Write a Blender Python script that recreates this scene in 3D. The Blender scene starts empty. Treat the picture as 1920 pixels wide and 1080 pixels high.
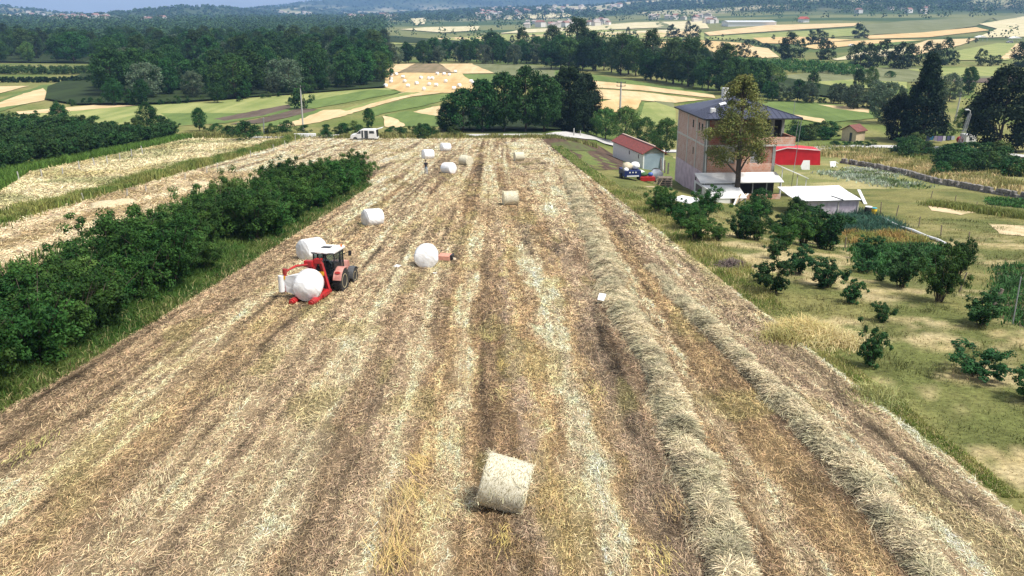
import bpy, bmesh, math, random
import numpy as np
from mathutils import Vector, Matrix, geometry

S = bpy.context.scene
COL = S.collection
rad = math.radians
rng = np.random.default_rng(11)
random.seed(5)

# ------------------------------------------------------------------ camera, sky, sun, exposure
CAMZ, PITCH, F = 20.9, math.atan(520/1650), 1650.0
cam_d = bpy.data.cameras.new('camera'); cam = bpy.data.objects.new('camera', cam_d); COL.objects.link(cam)
cam_d.sensor_width = 36; cam_d.lens = 36*F/1920; cam_d.clip_start = .5; cam_d.clip_end = 20000
cam.location = (0, 0, CAMZ); cam.rotation_euler = (math.pi/2-PITCH, 0, 0)
S.camera = cam
SUN_EL, SUN_AZ = rad(58), rad(118)      # azimuth clockwise from +Y
W = bpy.data.worlds.new('World'); S.world = W; W.use_nodes = True
nt = W.node_tree; bg = nt.nodes['Background']
sky = nt.nodes.new('ShaderNodeTexSky'); sky.sky_type = 'NISHITA'; sky.sun_disc = False
sky.sun_elevation = SUN_EL; sky.sun_rotation = SUN_AZ; sky.air_density = 1.0; sky.dust_density = 2.0; sky.ozone_density = 1.0
# a thin bright cloud veil over the blue
tcw = nt.nodes.new('ShaderNodeTexCoord'); mpw = nt.nodes.new('ShaderNodeMapping'); mpw.inputs['Scale'].default_value = (1.5, 1.5, 5); nz = nt.nodes.new('ShaderNodeTexNoise'); nz.inputs['Scale'].default_value = 2.2; nz.inputs['Detail'].default_value = 7
nt.links.new(tcw.outputs['Generated'], mpw.inputs[0]); nt.links.new(mpw.outputs[0], nz.inputs['Vector'])
mrw = nt.nodes.new('ShaderNodeMapRange'); mrw.inputs[1].default_value = .35; mrw.inputs[2].default_value = .7; mrw.inputs[3].default_value = .5; mrw.inputs[4].default_value = .92; nt.links.new(nz.outputs['Fac'], mrw.inputs[0])
mxw = nt.nodes.new('ShaderNodeMix'); mxw.data_type = 'RGBA'; mxw.inputs[7].default_value = (7.6, 8.0, 8.6, 1); nt.links.new(mrw.outputs[0], mxw.inputs[0]); nt.links.new(sky.outputs[0], mxw.inputs[6])
nt.links.new(mxw.outputs[2], bg.inputs[0]); bg.inputs[1].default_value = .066
sd = bpy.data.lights.new('sun', 'SUN'); sun = bpy.data.objects.new('sun', sd); COL.objects.link(sun)
sd.energy = 3.7; sd.angle = rad(14); sd.color = (1, .95, .86)
dv = Vector((math.sin(SUN_AZ)*math.cos(SUN_EL), math.cos(SUN_AZ)*math.cos(SUN_EL), math.sin(SUN_EL)))
sun.rotation_euler = dv.to_track_quat('Z', 'Y').to_euler(); sun.location = (40, -40, 90)
S.view_settings.view_transform = 'Standard'; S.view_settings.look = 'None'
S.view_settings.exposure = .68; S.view_settings.gamma = 1
S.cycles.max_bounces = 6; S.cycles.transparent_max_bounces = 12; S.cycles.volume_bounces = 0
S.cycles.use_adaptive_sampling = True; S.cycles.use_denoising = True

# ------------------------------------------------------------------ noise and terrain
def _h(ix, iy, s):
    n = (ix.astype(np.int64)*374761393 + iy.astype(np.int64)*668265263 + s*974711) & 0x7fffffff
    n = ((n ^ (n >> 13))*1274126177) & 0x7fffffff
    return ((n ^ (n >> 16)) & 0xffff)/65535.0
def vnoise(x, y, s=0):
    x, y = np.broadcast_arrays(np.asarray(x, float), np.asarray(y, float))
    ix = np.floor(x); iy = np.floor(y); fx = x-ix; fy = y-iy
    fx = fx*fx*(3-2*fx); fy = fy*fy*(3-2*fy)
    a, b, c, d = _h(ix, iy, s), _h(ix+1, iy, s), _h(ix, iy+1, s), _h(ix+1, iy+1, s)
    return (a*(1-fx)+b*fx)*(1-fy)+(c*(1-fx)+d*fx)*fy
def fbm(x, y, s=0, o=4):
    t = 0; a = .5; n = 0
    for k in range(o):
        t = t+a*vnoise(np.asarray(x)*2**k, np.asarray(y)*2**k, s+k*17); n += a; a *= .55
    return t/n
def ss(a, b, x):
    t = np.clip((np.asarray(x, float)-a)/(b-a), 0, 1); return t*t*(3-2*t)

HILLS = []
for px, D, top, w, dy in [(-100,2700,2,88,.16),(405,2500,14,70,.14),(250,5200,31,420,.1),(560,3700,14,80,.12),
        (660,5200,2,95,.12),(830,5600,-14,190,.12),(1120,5900,-16,260,.12),(1500,5600,-16,300,.12),(1950,5600,-16,300,.12),
        (1010,3000,15,170,.2),(1230,2900,8,120,.2),(1450,2150,4,130,.17),(1640,2500,-6,110,.18),(1790,2150,-6,170,.17),(2000,2200,-10,140,.17),
        (835,1550,40,50,.08)]:
    HILLS.append(((px-960)/F*D, D, w/F*D, dy*D, CAMZ+(20-top)*D/F/.954))
def zg(x, y):
    x = np.asarray(x, float); y = np.asarray(y, float)
    yc = np.minimum(y, 150)
    v = 11.4-.0733*np.maximum(y, -40)
    z = .6*np.logaddexp(0, v/.6)
    d = x-(12.2-.052*yc)
    z = z-2.8*ss(2, 15, d)*ss(25, 80, y)*(1-ss(175, 330, y))
    z = z+11*ss(380, 1150, y)*ss(-60, 420, x)*(1-.0*y)
    z = z+1.2*ss(170, 260, y)*(vnoise(x/90, y/110, 3)-.5)
    h = 0
    for cx, cy, sx, sy, hh in HILLS:
        h = np.maximum(h, hh*np.exp(-.5*((x-cx)/sx)**2-.5*((y-cy)/sy)**2))
    z = z+h*(1+.12*(fbm(x/260, y/260, 9)-.5)*ss(0, 20, h))
    return z
CP, SP = math.cos(PITCH), math.sin(PITCH)
def ray(px, py):
    u = (np.asarray(px, float)-960)/F; v = (np.asarray(py, float)-540)/F
    return u, CP-v*SP, -SP-v*CP
def hit(px, py, up=0.0):
    dx, dy, dz = ray(px, py)
    dx, dy, dz = np.broadcast_arrays(dx, dy, dz)
    sh = dx.shape; dx, dy, dz = dx.ravel(), dy.ravel(), dz.ravel(); ts = np.geomspace(6, 9000, 420)
    below = (CAMZ+dz[:, None]*ts) < zg(dx[:, None]*ts, dy[:, None]*ts)+up
    k = np.where(below.any(1), below.argmax(1), 419); t1 = ts[k]; t0 = ts[np.maximum(k-1, 0)]
    for _ in range(18):
        m = .5*(t0+t1); below = (CAMZ+dz*m) < zg(dx*m, dy*m)+up
        t1 = np.where(below, m, t1); t0 = np.where(below, t0, m)
    return (dx*t1).reshape(sh), (dy*t1).reshape(sh), zg(dx*t1, dy*t1).reshape(sh)
def P(px, py):
    x, y, z = hit(px, py); return Vector((float(x), float(y), float(z)))
def at_depth(px, py, Z):
    dx, dy, dz = ray(px, py); return Vector((float(dx*Z), float(dy*Z), float(CAMZ+dz*Z)))
def G(x, y): return Vector((x, y, float(zg(x, y))))

# ------------------------------------------------------------------ materials
def nodes(m):
    m.use_nodes = True; n = m.node_tree.nodes; return n, m.node_tree.links, n['Principled BSDF']
MATS = {}
def mat(name, c, rough=.6, c2=None, scale=6, metal=0, bump=0, spec=.4, detail=4):
    if name in MATS: return MATS[name]
    m = bpy.data.materials.new(name); n, l, b = nodes(m)
    b.inputs['Roughness'].default_value = rough; b.inputs['Metallic'].default_value = metal
    b.inputs['Specular IOR Level'].default_value = spec
    if c2 is None: c2 = tuple(v*.78 for v in c)
    tc = n.new('ShaderNodeTexCoord'); ns = n.new('ShaderNodeTexNoise'); ns.inputs['Scale'].default_value = scale; ns.inputs['Detail'].default_value = detail
    rp = n.new('ShaderNodeValToRGB'); rp.color_ramp.elements[0].position = .35; rp.color_ramp.elements[1].position = .68
    rp.color_ramp.elements[0].color = (*c2, 1); rp.color_ramp.elements[1].color = (*c, 1)
    l.new(tc.outputs['Object'], ns.inputs['Vector']); l.new(ns.outputs['Fac'], rp.inputs[0]); l.new(rp.outputs[0], b.inputs['Base Color'])
    if bump:
        bp = n.new('ShaderNodeBump'); bp.inputs['Strength'].default_value = bump; bp.inputs['Distance'].default_value = .05
        l.new(ns.outputs['Fac'], bp.inputs['Height']); l.new(bp.outputs[0], b.inputs['Normal'])
    MATS[name] = m; return m
def attr_mat(name, rough=.8, trans=0, noise=0, nscale=3, rand=0, bump=0, spec=.25):
    """colour comes from the mesh attribute «col»"""
    if name in MATS: return MATS[name]
    m = bpy.data.materials.new(name); n, l, b = nodes(m)
    b.inputs['Roughness'].default_value = rough; b.inputs['Specular IOR Level'].default_value = spec
    at = n.new('ShaderNodeAttribute'); at.attribute_name = 'col'; c = at.outputs['Color']
    if noise:
        tc = n.new('ShaderNodeTexCoord'); ns = n.new('ShaderNodeTexNoise'); ns.inputs['Scale'].default_value = nscale; ns.inputs['Detail'].default_value = 8; ns.inputs['Roughness'].default_value = .7
        l.new(tc.outputs['Object'], ns.inputs['Vector'])
        mr = n.new('ShaderNodeMapRange'); mr.inputs[1].default_value = .3; mr.inputs[2].default_value = .7; mr.inputs[3].default_value = 1-noise; mr.inputs[4].default_value = 1+noise
        l.new(ns.outputs['Fac'], mr.inputs[0])
        mx = n.new('ShaderNodeVectorMath'); mx.operation = 'SCALE'; l.new(c, mx.inputs[0]); l.new(mr.outputs[0], mx.inputs['Scale']); c = mx.outputs[0]
        if bump:
            bp = n.new('ShaderNodeBump'); bp.inputs['Strength'].default_value = bump; bp.inputs['Distance'].default_value = .08
            l.new(ns.outputs['Fac'], bp.inputs['Height']); l.new(bp.outputs[0], b.inputs['Normal'])
    if rand:
        oi = n.new('ShaderNodeObjectInfo'); hs = n.new('ShaderNodeHueSaturation')
        a = n.new('ShaderNodeMapRange'); a.inputs[3].default_value = 1-rand; a.inputs[4].default_value = 1+rand; l.new(oi.outputs['Random'], a.inputs[0]); l.new(a.outputs[0], hs.inputs['Value'])
        d = n.new('ShaderNodeMath'); d.operation = 'FRACT'; e = n.new('ShaderNodeMath'); e.operation = 'MULTIPLY'; e.inputs[1].default_value = 7.31
        l.new(oi.outputs['Random'], e.inputs[0]); l.new(e.outputs[0], d.inputs[0])
        a2 = n.new('ShaderNodeMapRange'); a2.inputs[3].default_value = .478; a2.inputs[4].default_value = .515; l.new(d.outputs[0], a2.inputs[0]); l.new(a2.outputs[0], hs.inputs['Hue'])
        l.new(c, hs.inputs['Color']); c = hs.outputs[0]
    l.new(c, b.inputs['Base Color'])
    if trans:
        t = n.new('ShaderNodeBsdfTranslucent'); l.new(c, t.inputs[0]); mxs = n.new('ShaderNodeMixShader'); mxs.inputs[0].default_value = trans
        out = n['Material Output']; l.new(b.outputs[0], mxs.inputs[1]); l.new(t.outputs[0], mxs.inputs[2]); l.new(mxs.outputs[0], out.inputs[0])
    MATS[name] = m; return m
def brick_mat(name, c1, c2, mortar, scale=1.0, blot=None):
    m = bpy.data.materials.new(name); n, l, b = nodes(m); b.inputs['Roughness'].default_value = .85; b.inputs['Specular IOR Level'].default_value = .2
    tc = n.new('ShaderNodeTexCoord'); sp = n.new('ShaderNodeSeparateXYZ'); ad = n.new('ShaderNodeMath'); cb = n.new('ShaderNodeCombineXYZ')
    l.new(tc.outputs['Object'], sp.inputs[0]); l.new(sp.outputs[0], ad.inputs[0]); l.new(sp.outputs[1], ad.inputs[1]); l.new(ad.outputs[0], cb.inputs[0]); l.new(sp.outputs[2], cb.inputs[1])
    br = n.new('ShaderNodeTexBrick'); br.inputs['Scale'].default_value = scale; br.inputs['Brick Width'].default_value = .3; br.inputs['Row Height'].default_value = .2; br.inputs['Mortar Size'].default_value = .014
    br.inputs['Color1'].default_value = (*c1, 1); br.inputs['Color2'].default_value = (*c2, 1); br.inputs['Mortar'].default_value = (*mortar, 1); l.new(cb.outputs[0], br.inputs['Vector'])
    ns = n.new('ShaderNodeTexNoise'); ns.inputs['Scale'].default_value = 1.6; ns.inputs['Detail'].default_value = 6; l.new(tc.outputs['Object'], ns.inputs['Vector'])
    mr = n.new('ShaderNodeMapRange'); mr.inputs[1].default_value = .48; mr.inputs[2].default_value = .7; l.new(ns.outputs['Fac'], mr.inputs[0])
    mx = n.new('ShaderNodeMix'); mx.data_type = 'RGBA'; l.new(mr.outputs[0], mx.inputs[0]); l.new(br.outputs[0], mx.inputs[6]); mx.inputs[7].default_value = (*(blot or mortar), 1)
    l.new(mx.outputs[2], b.inputs['Base Color']); MATS[name] = m; return m
def glass_mat(name, tint=(.25, .32, .34), op=.45):
    m = bpy.data.materials.new(name); n, l, b = nodes(m); t = n.new('ShaderNodeBsdfTransparent'); t.inputs[0].default_value = (*tint, 1)
    b.inputs['Base Color'].default_value = (.03, .045, .05, 1); b.inputs['Roughness'].default_value = .05
    x = n.new('ShaderNodeMixShader'); x.inputs[0].default_value = op; l.new(t.outputs[0], x.inputs[1]); l.new(b.outputs[0], x.inputs[2]); l.new(x.outputs[0], n['Material Output'].inputs[0]); MATS[name] = m; return m

def film_mat():
    m = bpy.data.materials.new('stretch_film'); n, l, b = nodes(m); b.inputs['Roughness'].default_value = .3; tc = n.new('ShaderNodeTexCoord'); bp = n.new('ShaderNodeBump'); bp.inputs['Strength'].default_value = .22; bp.inputs['Distance'].default_value = .03
    w = n.new('ShaderNodeTexWave'); w.bands_direction = 'DIAGONAL'; w.inputs['Scale'].default_value = 1.6; w.inputs['Distortion'].default_value = 6; w.inputs['Detail'].default_value = 4; w.inputs['Detail Scale'].default_value = 1.5; l.new(tc.outputs['Object'], w.inputs[0]); l.new(w.outputs['Fac'], bp.inputs['Height']); l.new(bp.outputs[0], b.inputs['Normal'])
    ns = n.new('ShaderNodeTexNoise'); ns.inputs['Scale'].default_value = 2.3; ns.inputs['Detail'].default_value = 6; l.new(tc.outputs['Object'], ns.inputs[0]); rp = n.new('ShaderNodeValToRGB'); rp.color_ramp.elements[0].position = .3; rp.color_ramp.elements[1].position = .5; rp.color_ramp.elements[0].color = (.68, .67, .66, 1); rp.color_ramp.elements[1].color = (.86, .87, .89, 1); l.new(ns.outputs['Fac'], rp.inputs[0]); l.new(rp.outputs[0], b.inputs['Base Color']); return m
M_WRAP = film_mat()
M_WHITE = mat('white_paint', (.8, .8, .8), .4, (.72, .72, .72), 3)
M_RED = mat('red_paint', (.46, .014, .018), .4, (.24, .025, .02), 3.5)
M_TARP = mat('red_tarpaulin', (.62, .012, .025), .45, (.5, .01, .02), 1.5, bump=.4)
M_SALMON = mat('faded_red_paint', (.6, .3, .26), .4, (.42, .17, .14), 4)
M_BLACK = mat('black_rubber', (.02, .02, .021), .8, (.035, .033, .03), 9)
M_DARK = mat('dark_metal', (.03, .03, .034), .5)
M_GREY = mat('grey_metal', (.33, .34, .36), .45, (.25, .26, .28), 4)
M_CONC = mat('concrete', (.5, .49, .46), .9, (.38, .37, .35), 3, bump=.2)
M_RIM = mat('cream_rim', (.55, .47, .28), .5)
M_YEL = mat('yellow_plate', (.8, .42, .02), .5)
M_WOOD = mat('weathered_wood', (.27, .22, .17), .85, (.15, .12, .1), 8, bump=.3)
M_PLANK = mat('pale_wood', (.5, .4, .27), .8, (.36, .28, .19), 8)
M_GLASS = glass_mat('cab_glass', (.8, .86, .87), .16)
M_PANE = mat('dark_pane', (.03, .04, .05), .12, (.05, .06, .075), 2, spec=.6)
M_BLUE = mat('blue_paint', (.012, .025, .12), .45)
M_CLEAR = mat('milky_plastic', (.6, .55, .62), .35, (.42, .36, .44), 2.5, bump=.3)
M_BARK = mat('bark', (.1, .075, .055), .9, (.05, .04, .03), 7, bump=.4)
M_TILE = mat('old_tile', (.24, .062, .045), .75, (.12, .035, .028), 5)
M_CREAM = mat('cream_plaster', (.62, .5, .33), .85, (.5, .4, .27), 3)
M_SKIN = mat('skin', (.42, .24, .17), .55); M_HAIR = mat('dark_hair', (.02, .015, .012), .6)
M_JEANS = mat('pale_jeans', (.3, .38, .48), .8, (.22, .3, .4), 9); M_TEE = mat('dark_top', (.018, .018, .028), .85)
M_LEAF = attr_mat('leaf', .6, trans=.2, rand=.3, spec=.1)
M_BLADE = attr_mat('blade', .7, trans=.2)
M_STRAW = attr_mat('straw', .6, spec=.3)

# ------------------------------------------------------------------ object helpers
def tag(o, label=None, cat=None, group=None, kind=None):
    if label: o['label'] = label
    if cat: o['category'] = cat
    if group: o['group'] = group
    if kind: o['kind'] = kind
    return o
def empty(name, loc, rz=0, label=None, cat=None, group=None):
    o = bpy.data.objects.new(name, None); COL.objects.link(o); o.location = loc; o.rotation_euler = (0, 0, rz); o.empty_display_size = .3
    return tag(o, label, cat, group)
def link(name, me, mats, parent=None):
    o = bpy.data.objects.new(name, me); COL.objects.link(o)
    if mats is not None:
        for m in (mats if isinstance(mats, (list, tuple)) else [mats]): me.materials.append(m)
    if parent: o.parent = parent
    return o
def np_mesh(name, v, f, col=None, smooth=False, mi=None):
    me = bpy.data.meshes.new(name); v = np.ascontiguousarray(v, np.float32); f = np.ascontiguousarray(f, np.int32); k = f.shape[1]
    me.vertices.add(len(v)); me.vertices.foreach_set('co', v.ravel())
    me.loops.add(f.size); me.loops.foreach_set('vertex_index', f.ravel())
    me.polygons.add(len(f)); me.polygons.foreach_set('loop_start', np.arange(0, f.size, k, dtype=np.int32))
    if smooth: me.polygons.foreach_set('use_smooth', np.ones(len(f), bool))
    if mi is not None: me.polygons.foreach_set('material_index', np.ascontiguousarray(mi, np.int32))
    if col is not None:
        a = me.attributes.new('col', 'FLOAT_COLOR', 'POINT'); c = np.ones((len(v), 4), np.float32); c[:, :3] = col; a.data.foreach_set('color', c.ravel())
    me.update(calc_edges=True); me.validate(); return me
def copy_tree(o, parent=None):
    c = o.copy(); COL.objects.link(c)
    if parent: c.parent = parent
    for ch in list(o.children): copy_tree(ch, c)
    return c
class MB:
    def __init__(s): s.bm = bmesh.new()
    def _x(s, vs, M):
        if M is not None: bmesh.ops.transform(s.bm, matrix=M, verts=vs)
        return s
    def box(s, c, d, rot=None, taper=None):
        r = bmesh.ops.create_cube(s.bm, size=1); vs = r['verts']
        for v in vs:
            if taper and v.co.z > 0: v.co.x *= taper[0]; v.co.y *= taper[1]
            v.co = Vector((v.co.x*d[0], v.co.y*d[1], v.co.z*d[2]))
        M = Matrix.Translation(c)
        if rot: M = M @ (Matrix.Rotation(rot[2], 4, 'Z') @ Matrix.Rotation(rot[1], 4, 'Y') @ Matrix.Rotation(rot[0], 4, 'X'))
        return s._x(vs, M)
    def bar(s, a, b, w, h=None):
        a, b = Vector(a), Vector(b); d = b-a; q = d.to_track_quat('Z', 'Y')
        r = bmesh.ops.create_cube(s.bm, size=1)
        for v in r['verts']: v.co = Vector((v.co.x*w, v.co.y*(h or w), v.co.z*d.length))
        return s._x(r['verts'], Matrix.Translation((a+b)/2) @ q.to_matrix().to_4x4())
    def cyl(s, a, b, r1, r2=None, seg=16):
        a, b = Vector(a), Vector(b); d = b-a
        r = bmesh.ops.create_cone(s.bm, cap_ends=True, segments=seg, radius1=r1, radius2=r1 if r2 is None else r2, depth=d.length)
        return s._x(r['verts'], Matrix.Translation((a+b)/2) @ d.to_track_quat('Z', 'Y').to_matrix().to_4x4())
    def tube(s, pts, rs, seg=8):
        pts = [Vector(p) for p in pts]
        if not hasattr(rs, '__len__'): rs = [rs]*len(pts)
        rings = []
        for i, p in enumerate(pts):
            d = (pts[min(i+1, len(pts)-1)]-pts[max(i-1, 0)]).normalized(); q = d.to_track_quat('Z', 'Y')
            rings.append([s.bm.verts.new(p+q @ Vector((math.cos(t)*rs[i], math.sin(t)*rs[i], 0))) for t in [2*math.pi*k/seg for k in range(seg)]])
        for a, b in zip(rings, rings[1:]):
            for k in range(seg): s.bm.faces.new((a[k], a[(k+1) % seg], b[(k+1) % seg], b[k]))
        s.bm.faces.new(list(reversed(rings[0]))); s.bm.faces.new(rings[-1]); return s
    def lathe(s, prof, M=None, seg=28):
        rings = []; vs = []
        for r, z in prof:
            ring = [s.bm.verts.new((math.cos(2*math.pi*k/seg)*r, math.sin(2*math.pi*k/seg)*r, z)) for k in range(seg)]; rings.append(ring); vs += ring
        for a, b in zip(rings, rings[1:]):
            for k in range(seg): s.bm.faces.new((a[k], a[(k+1) % seg], b[(k+1) % seg], b[k]))
        s.bm.faces.new(list(reversed(rings[0]))); s.bm.faces.new(rings[-1])
        return s._x(vs, M)
    def prism(s, poly, axis, a, b):
        """poly in the plane across AXIS (x: (y,z); y: (x,z); z: (x,y)), from a to b"""
        def mk(p, t): return {'x': (t, p[0], p[1]), 'y': (p[0], t, p[1]), 'z': (p[0], p[1], t)}[axis]
        A = [s.bm.verts.new(mk(p, a)) for p in poly]; B = [s.bm.verts.new(mk(p, b)) for p in poly]; n = len(poly)
        s.bm.faces.new(A); s.bm.faces.new(list(reversed(B)))
        for i in range(n): s.bm.faces.new((A[i], B[i], B[(i+1) % n], A[(i+1) % n]))
        return s
    def hull(s, pts):
        vs = [s.bm.verts.new(p) for p in pts]; bmesh.ops.convex_hull(s.bm, input=vs); return s
    def build(s, name, m, parent=None, bevel=0, smooth=False, M=None):
        bm = s.bm; bmesh.ops.recalc_face_normals(bm, faces=bm.faces[:])
        if M is not None: bmesh.ops.transform(bm, matrix=M, verts=bm.verts[:])
        me = bpy.data.meshes.new(name); bm.to_mesh(me); bm.free()
        if smooth:
            me.polygons.foreach_set('use_smooth', np.ones(len(me.polygons), bool))
            try: me.set_sharp_from_angle(angle=rad(35))
            except Exception: pass
        o = link(name, me, m, parent)
        if bevel:
            b = o.modifiers.new('edge', 'BEVEL'); b.width = bevel; b.segments = 2; b.limit_method = 'ANGLE'
        return o

# strands: flat quads (straw) or upright triangles (grass)
def strand_quads(x, y, z, ln, wd, az, tilt, col, roll=None):
    n = len(x); d = np.stack([np.cos(az)*np.cos(tilt), np.sin(az)*np.cos(tilt), np.sin(tilt)], 1)
    sdv = np.stack([-np.sin(az), np.cos(az), np.zeros(n)], 1)
    if roll is not None:
        up = np.cross(d, sdv); sdv = sdv*np.cos(roll)[:, None]+up*np.sin(roll)[:, None]
    c = np.stack([x, y, z], 1); h = d*(ln/2)[:, None]; w = sdv*(wd/2)[:, None]
    v = np.stack([c-h-w, c+h-w*.5, c+h+w*.5, c-h+w], 1).reshape(-1, 3)
    return v, np.arange(4*n).reshape(n, 4), np.repeat(col, 4, 0)
def blades(x, y, z, ht, wd, lean, col):
    """two-segment grass blades as one bent quad + tip: 5 verts, here 2 quads sharing a degenerate tip avoided by a narrow end"""
    n = len(x); az = rng.uniform(0, 2*np.pi, n); fa = rng.uniform(0, 2*np.pi, n)
    w = np.stack([np.cos(fa), np.sin(fa), np.zeros(n)], 1)*(wd/2)[:, None]
    l = np.stack([np.cos(az), np.sin(az), np.zeros(n)], 1)*(lean*ht)[:, None]
    b = np.stack([x, y, z-.03], 1); up = np.zeros((n, 3)); up[:, 2] = ht
    m = b+up*.6+l*.3; t = b+up*(1-.35*lean)[:, None]+l
    v = np.stack([b-w, b+w, m-w*.75, m+w*.75, t-w*.12, t+w*.12], 1).reshape(-1, 3)
    k = np.arange(n)[:, None]*6
    f = np.concatenate([k+np.array([[0, 1, 3, 2]]), k+np.array([[2, 3, 5, 4]])], 0)
    c = np.repeat(col, 6, 0); return v, f, c
def jcol(base, n, j=.25, j2=.08):
    base = np.broadcast_to(np.asarray(base, float), (n, 3)); s = rng.uniform(1-j, 1+j, (n, 1)); return np.clip(base*s*(1+rng.uniform(-j2, j2, (n, 3))), 0, 1)
def mixc(a, b, t): return np.asarray(a)[None]*(1-t[:, None])+np.asarray(b)[None]*t[:, None]

# patches: sheets traced over the terrain
def patch(name, poly, m, off=.03, world=False, step=None, kind='structure', label=None, cat=None, colf=None, jit=0):
    pts = []
    n = len(poly)
    for i in range(n):
        a, b = poly[i], poly[(i+1) % n]; L = math.hypot(a[0]-b[0], a[1]-b[1]); k = max(1, int(L/(step or (8 if not world else 1.5))))
        for j in range(k): pts.append((a[0]+(b[0]-a[0])*j/k, a[1]+(b[1]-a[1])*j/k))
    A = np.array(pts)
    if not world:
        x, y, z = hit(A[:, 0], A[:, 1]); A = np.stack([x, y], 1)
    if jit: A = A+rng.normal(0, jit, A.shape)
    lo, hi = A.min(0), A.max(0); ext = max(hi-lo); g = max(ext/26, .5)
    gx, gy = np.meshgrid(np.arange(lo[0]+g/2, hi[0], g), np.arange(lo[1]+g/2, hi[1], g)); q = np.stack([gx.ravel(), gy.ravel()], 1)
    q = q+rng.normal(0, g*.1, q.shape)
    vin = [Vector(p) for p in A]+[Vector(p) for p in q]
    ne = len(A); r = geometry.delaunay_2d_cdt(vin, [], [list(range(ne))], 1, 1e-5)
    vo = np.array([tuple(v) for v in r[0]]); fo = np.array([f for f in r[2] if len(f) == 3])
    dist = np.hypot(vo[:, 0], vo[:, 1]); z = zg(vo[:, 0], vo[:, 1])+off+.0006*np.maximum(dist-120, 0)
    v = np.column_stack([vo, z]); e1 = v[fo[:, 1]]-v[fo[:, 0]]; e2 = v[fo[:, 2]]-v[fo[:, 0]]; nz = np.cross(e1, e2)[:, 2]
    fo[nz < 0] = fo[nz < 0][:, ::-1]
    me = np_mesh(name, v, fo, smooth=True, col=None if colf is None else colf(v[:, 0], v[:, 1]))
    return tag(link(name, me, m), label, cat, None, kind)
# ------------------------------------------------------------------ ground sheet
def crop_mat(name, c1, c2, ang=0, width=3.0, bal=.5, rough=.9):
    if name in MATS: return MATS[name]
    m = bpy.data.materials.new(name); n, l, b = nodes(m); b.inputs['Roughness'].default_value = rough; b.inputs['Specular IOR Level'].default_value = .1
    tc = n.new('ShaderNodeTexCoord'); mp = n.new('ShaderNodeMapping'); mp.inputs['Rotation'].default_value = (0, 0, rad(ang)); mp.inputs['Scale'].default_value = (1/width, .06/width, 1)
    l.new(tc.outputs['Object'], mp.inputs[0])
    a = n.new('ShaderNodeTexNoise'); a.inputs['Scale'].default_value = 1; a.inputs['Detail'].default_value = 5; a.inputs['Roughness'].default_value = .65; l.new(mp.outputs[0], a.inputs['Vector'])
    c = n.new('ShaderNodeTexNoise'); c.inputs['Scale'].default_value = .35/width; c.inputs['Detail'].default_value = 9; c.inputs['Roughness'].default_value = .75; l.new(tc.outputs['Object'], c.inputs['Vector'])
    ad = n.new('ShaderNodeMath'); ad.operation = 'MULTIPLY_ADD'; ad.inputs[1].default_value = .5; l.new(a.outputs[0], ad.inputs[0])
    h = n.new('ShaderNodeMath'); h.operation = 'MULTIPLY'; h.inputs[1].default_value = .5; l.new(c.outputs[0], h.inputs[0]); l.new(h.outputs[0], ad.inputs[2])
    rp = n.new('ShaderNodeValToRGB'); rp.color_ramp.elements[0].position = bal-.09; rp.color_ramp.elements[1].position = bal+.09
    rp.color_ramp.elements[0].color = (*c2, 1); rp.color_ramp.elements[1].color = (*c1, 1); l.new(ad.outputs[0], rp.inputs[0]); l.new(rp.outputs[0], b.inputs['Base Color'])
    MATS[name] = m; return m

def ground_col(x, y):
    n1 = fbm(x/14, y/18, 21, 4); n2 = fbm(x/3.2, y/3.2, 25, 3)
    g = mixc((.10, .14, .035), (.21, .2, .075), ss(.35, .65, n1)); g = g*(1+.35*(n2-.5))[:, None]
    far = ss(200, 700, y)[:, None]; g2 = mixc((.05, .085, .03), (.16, .17, .07), ss(.4, .62, fbm(x/160, y/160, 31, 4))); g = g*(1-far)+g2*far
    hh = np.zeros_like(x)
    for cx, cy, sx, sy, h in HILLS: hh = np.maximum(hh, h*np.exp(-.5*((x-cx)/sx)**2-.5*((y-cy)/sy)**2))
    fw = mixc((.022, .04, .018), (.05, .075, .03), ss(.35, .65, fbm(x/120, y/120, 41, 4)))
    px = 960+x/np.maximum(y, 1)*F
    clear = ss(.52, .58, fbm(x/170, y/240, 47, 4))*ss(1500, 1900, y)*(1-ss(3400, 3900, y))*ss(820, 960, px)
    town = ss(.5, .56, fbm(x/150, y/200, 53, 4))*ss(2600, 3200, y)*(1-ss(4200, 4800, y))
    pale = mixc((.46, .4, .28), (.3, .29, .17), ss(.4, .6, fbm(x/60, y/60, 61, 3)))
    w = np.maximum(ss(3, 12, hh), ss(1700, 2100, y))[:, None]; g = g*(1-w)+fw*w
    c = np.maximum(clear, town*.8)[:, None]; return g*(1-c)+pale*c
def ground():
    ys = np.concatenate([np.arange(-30, 6, 6.), np.arange(6, 170, 1.6), np.geomspace(170, 8500, 230)])
    us = np.linspace(-1, 1, 301); us = us*.75+us**3*.75
    Y, U = np.meshgrid(ys, us, indexing='ij'); X = U*(np.maximum(Y, 0)*.72+55)
    x, y = X.ravel(), Y.ravel(); z = zg(x, y); v = np.column_stack([x, y, z]); nx = len(us)
    i, j = np.meshgrid(np.arange(len(ys)-1), np.arange(nx-1), indexing='ij'); k = (i*nx+j).ravel()
    f = np.column_stack([k, k+1, k+nx+1, k+nx])
    me = np_mesh('ground', v, f, ground_col(x, y), True)
    tag(link('ground', me, attr_mat('ground_turf', .95, noise=.35, nscale=1.2, spec=.1)), kind='structure')
ground()

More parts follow.
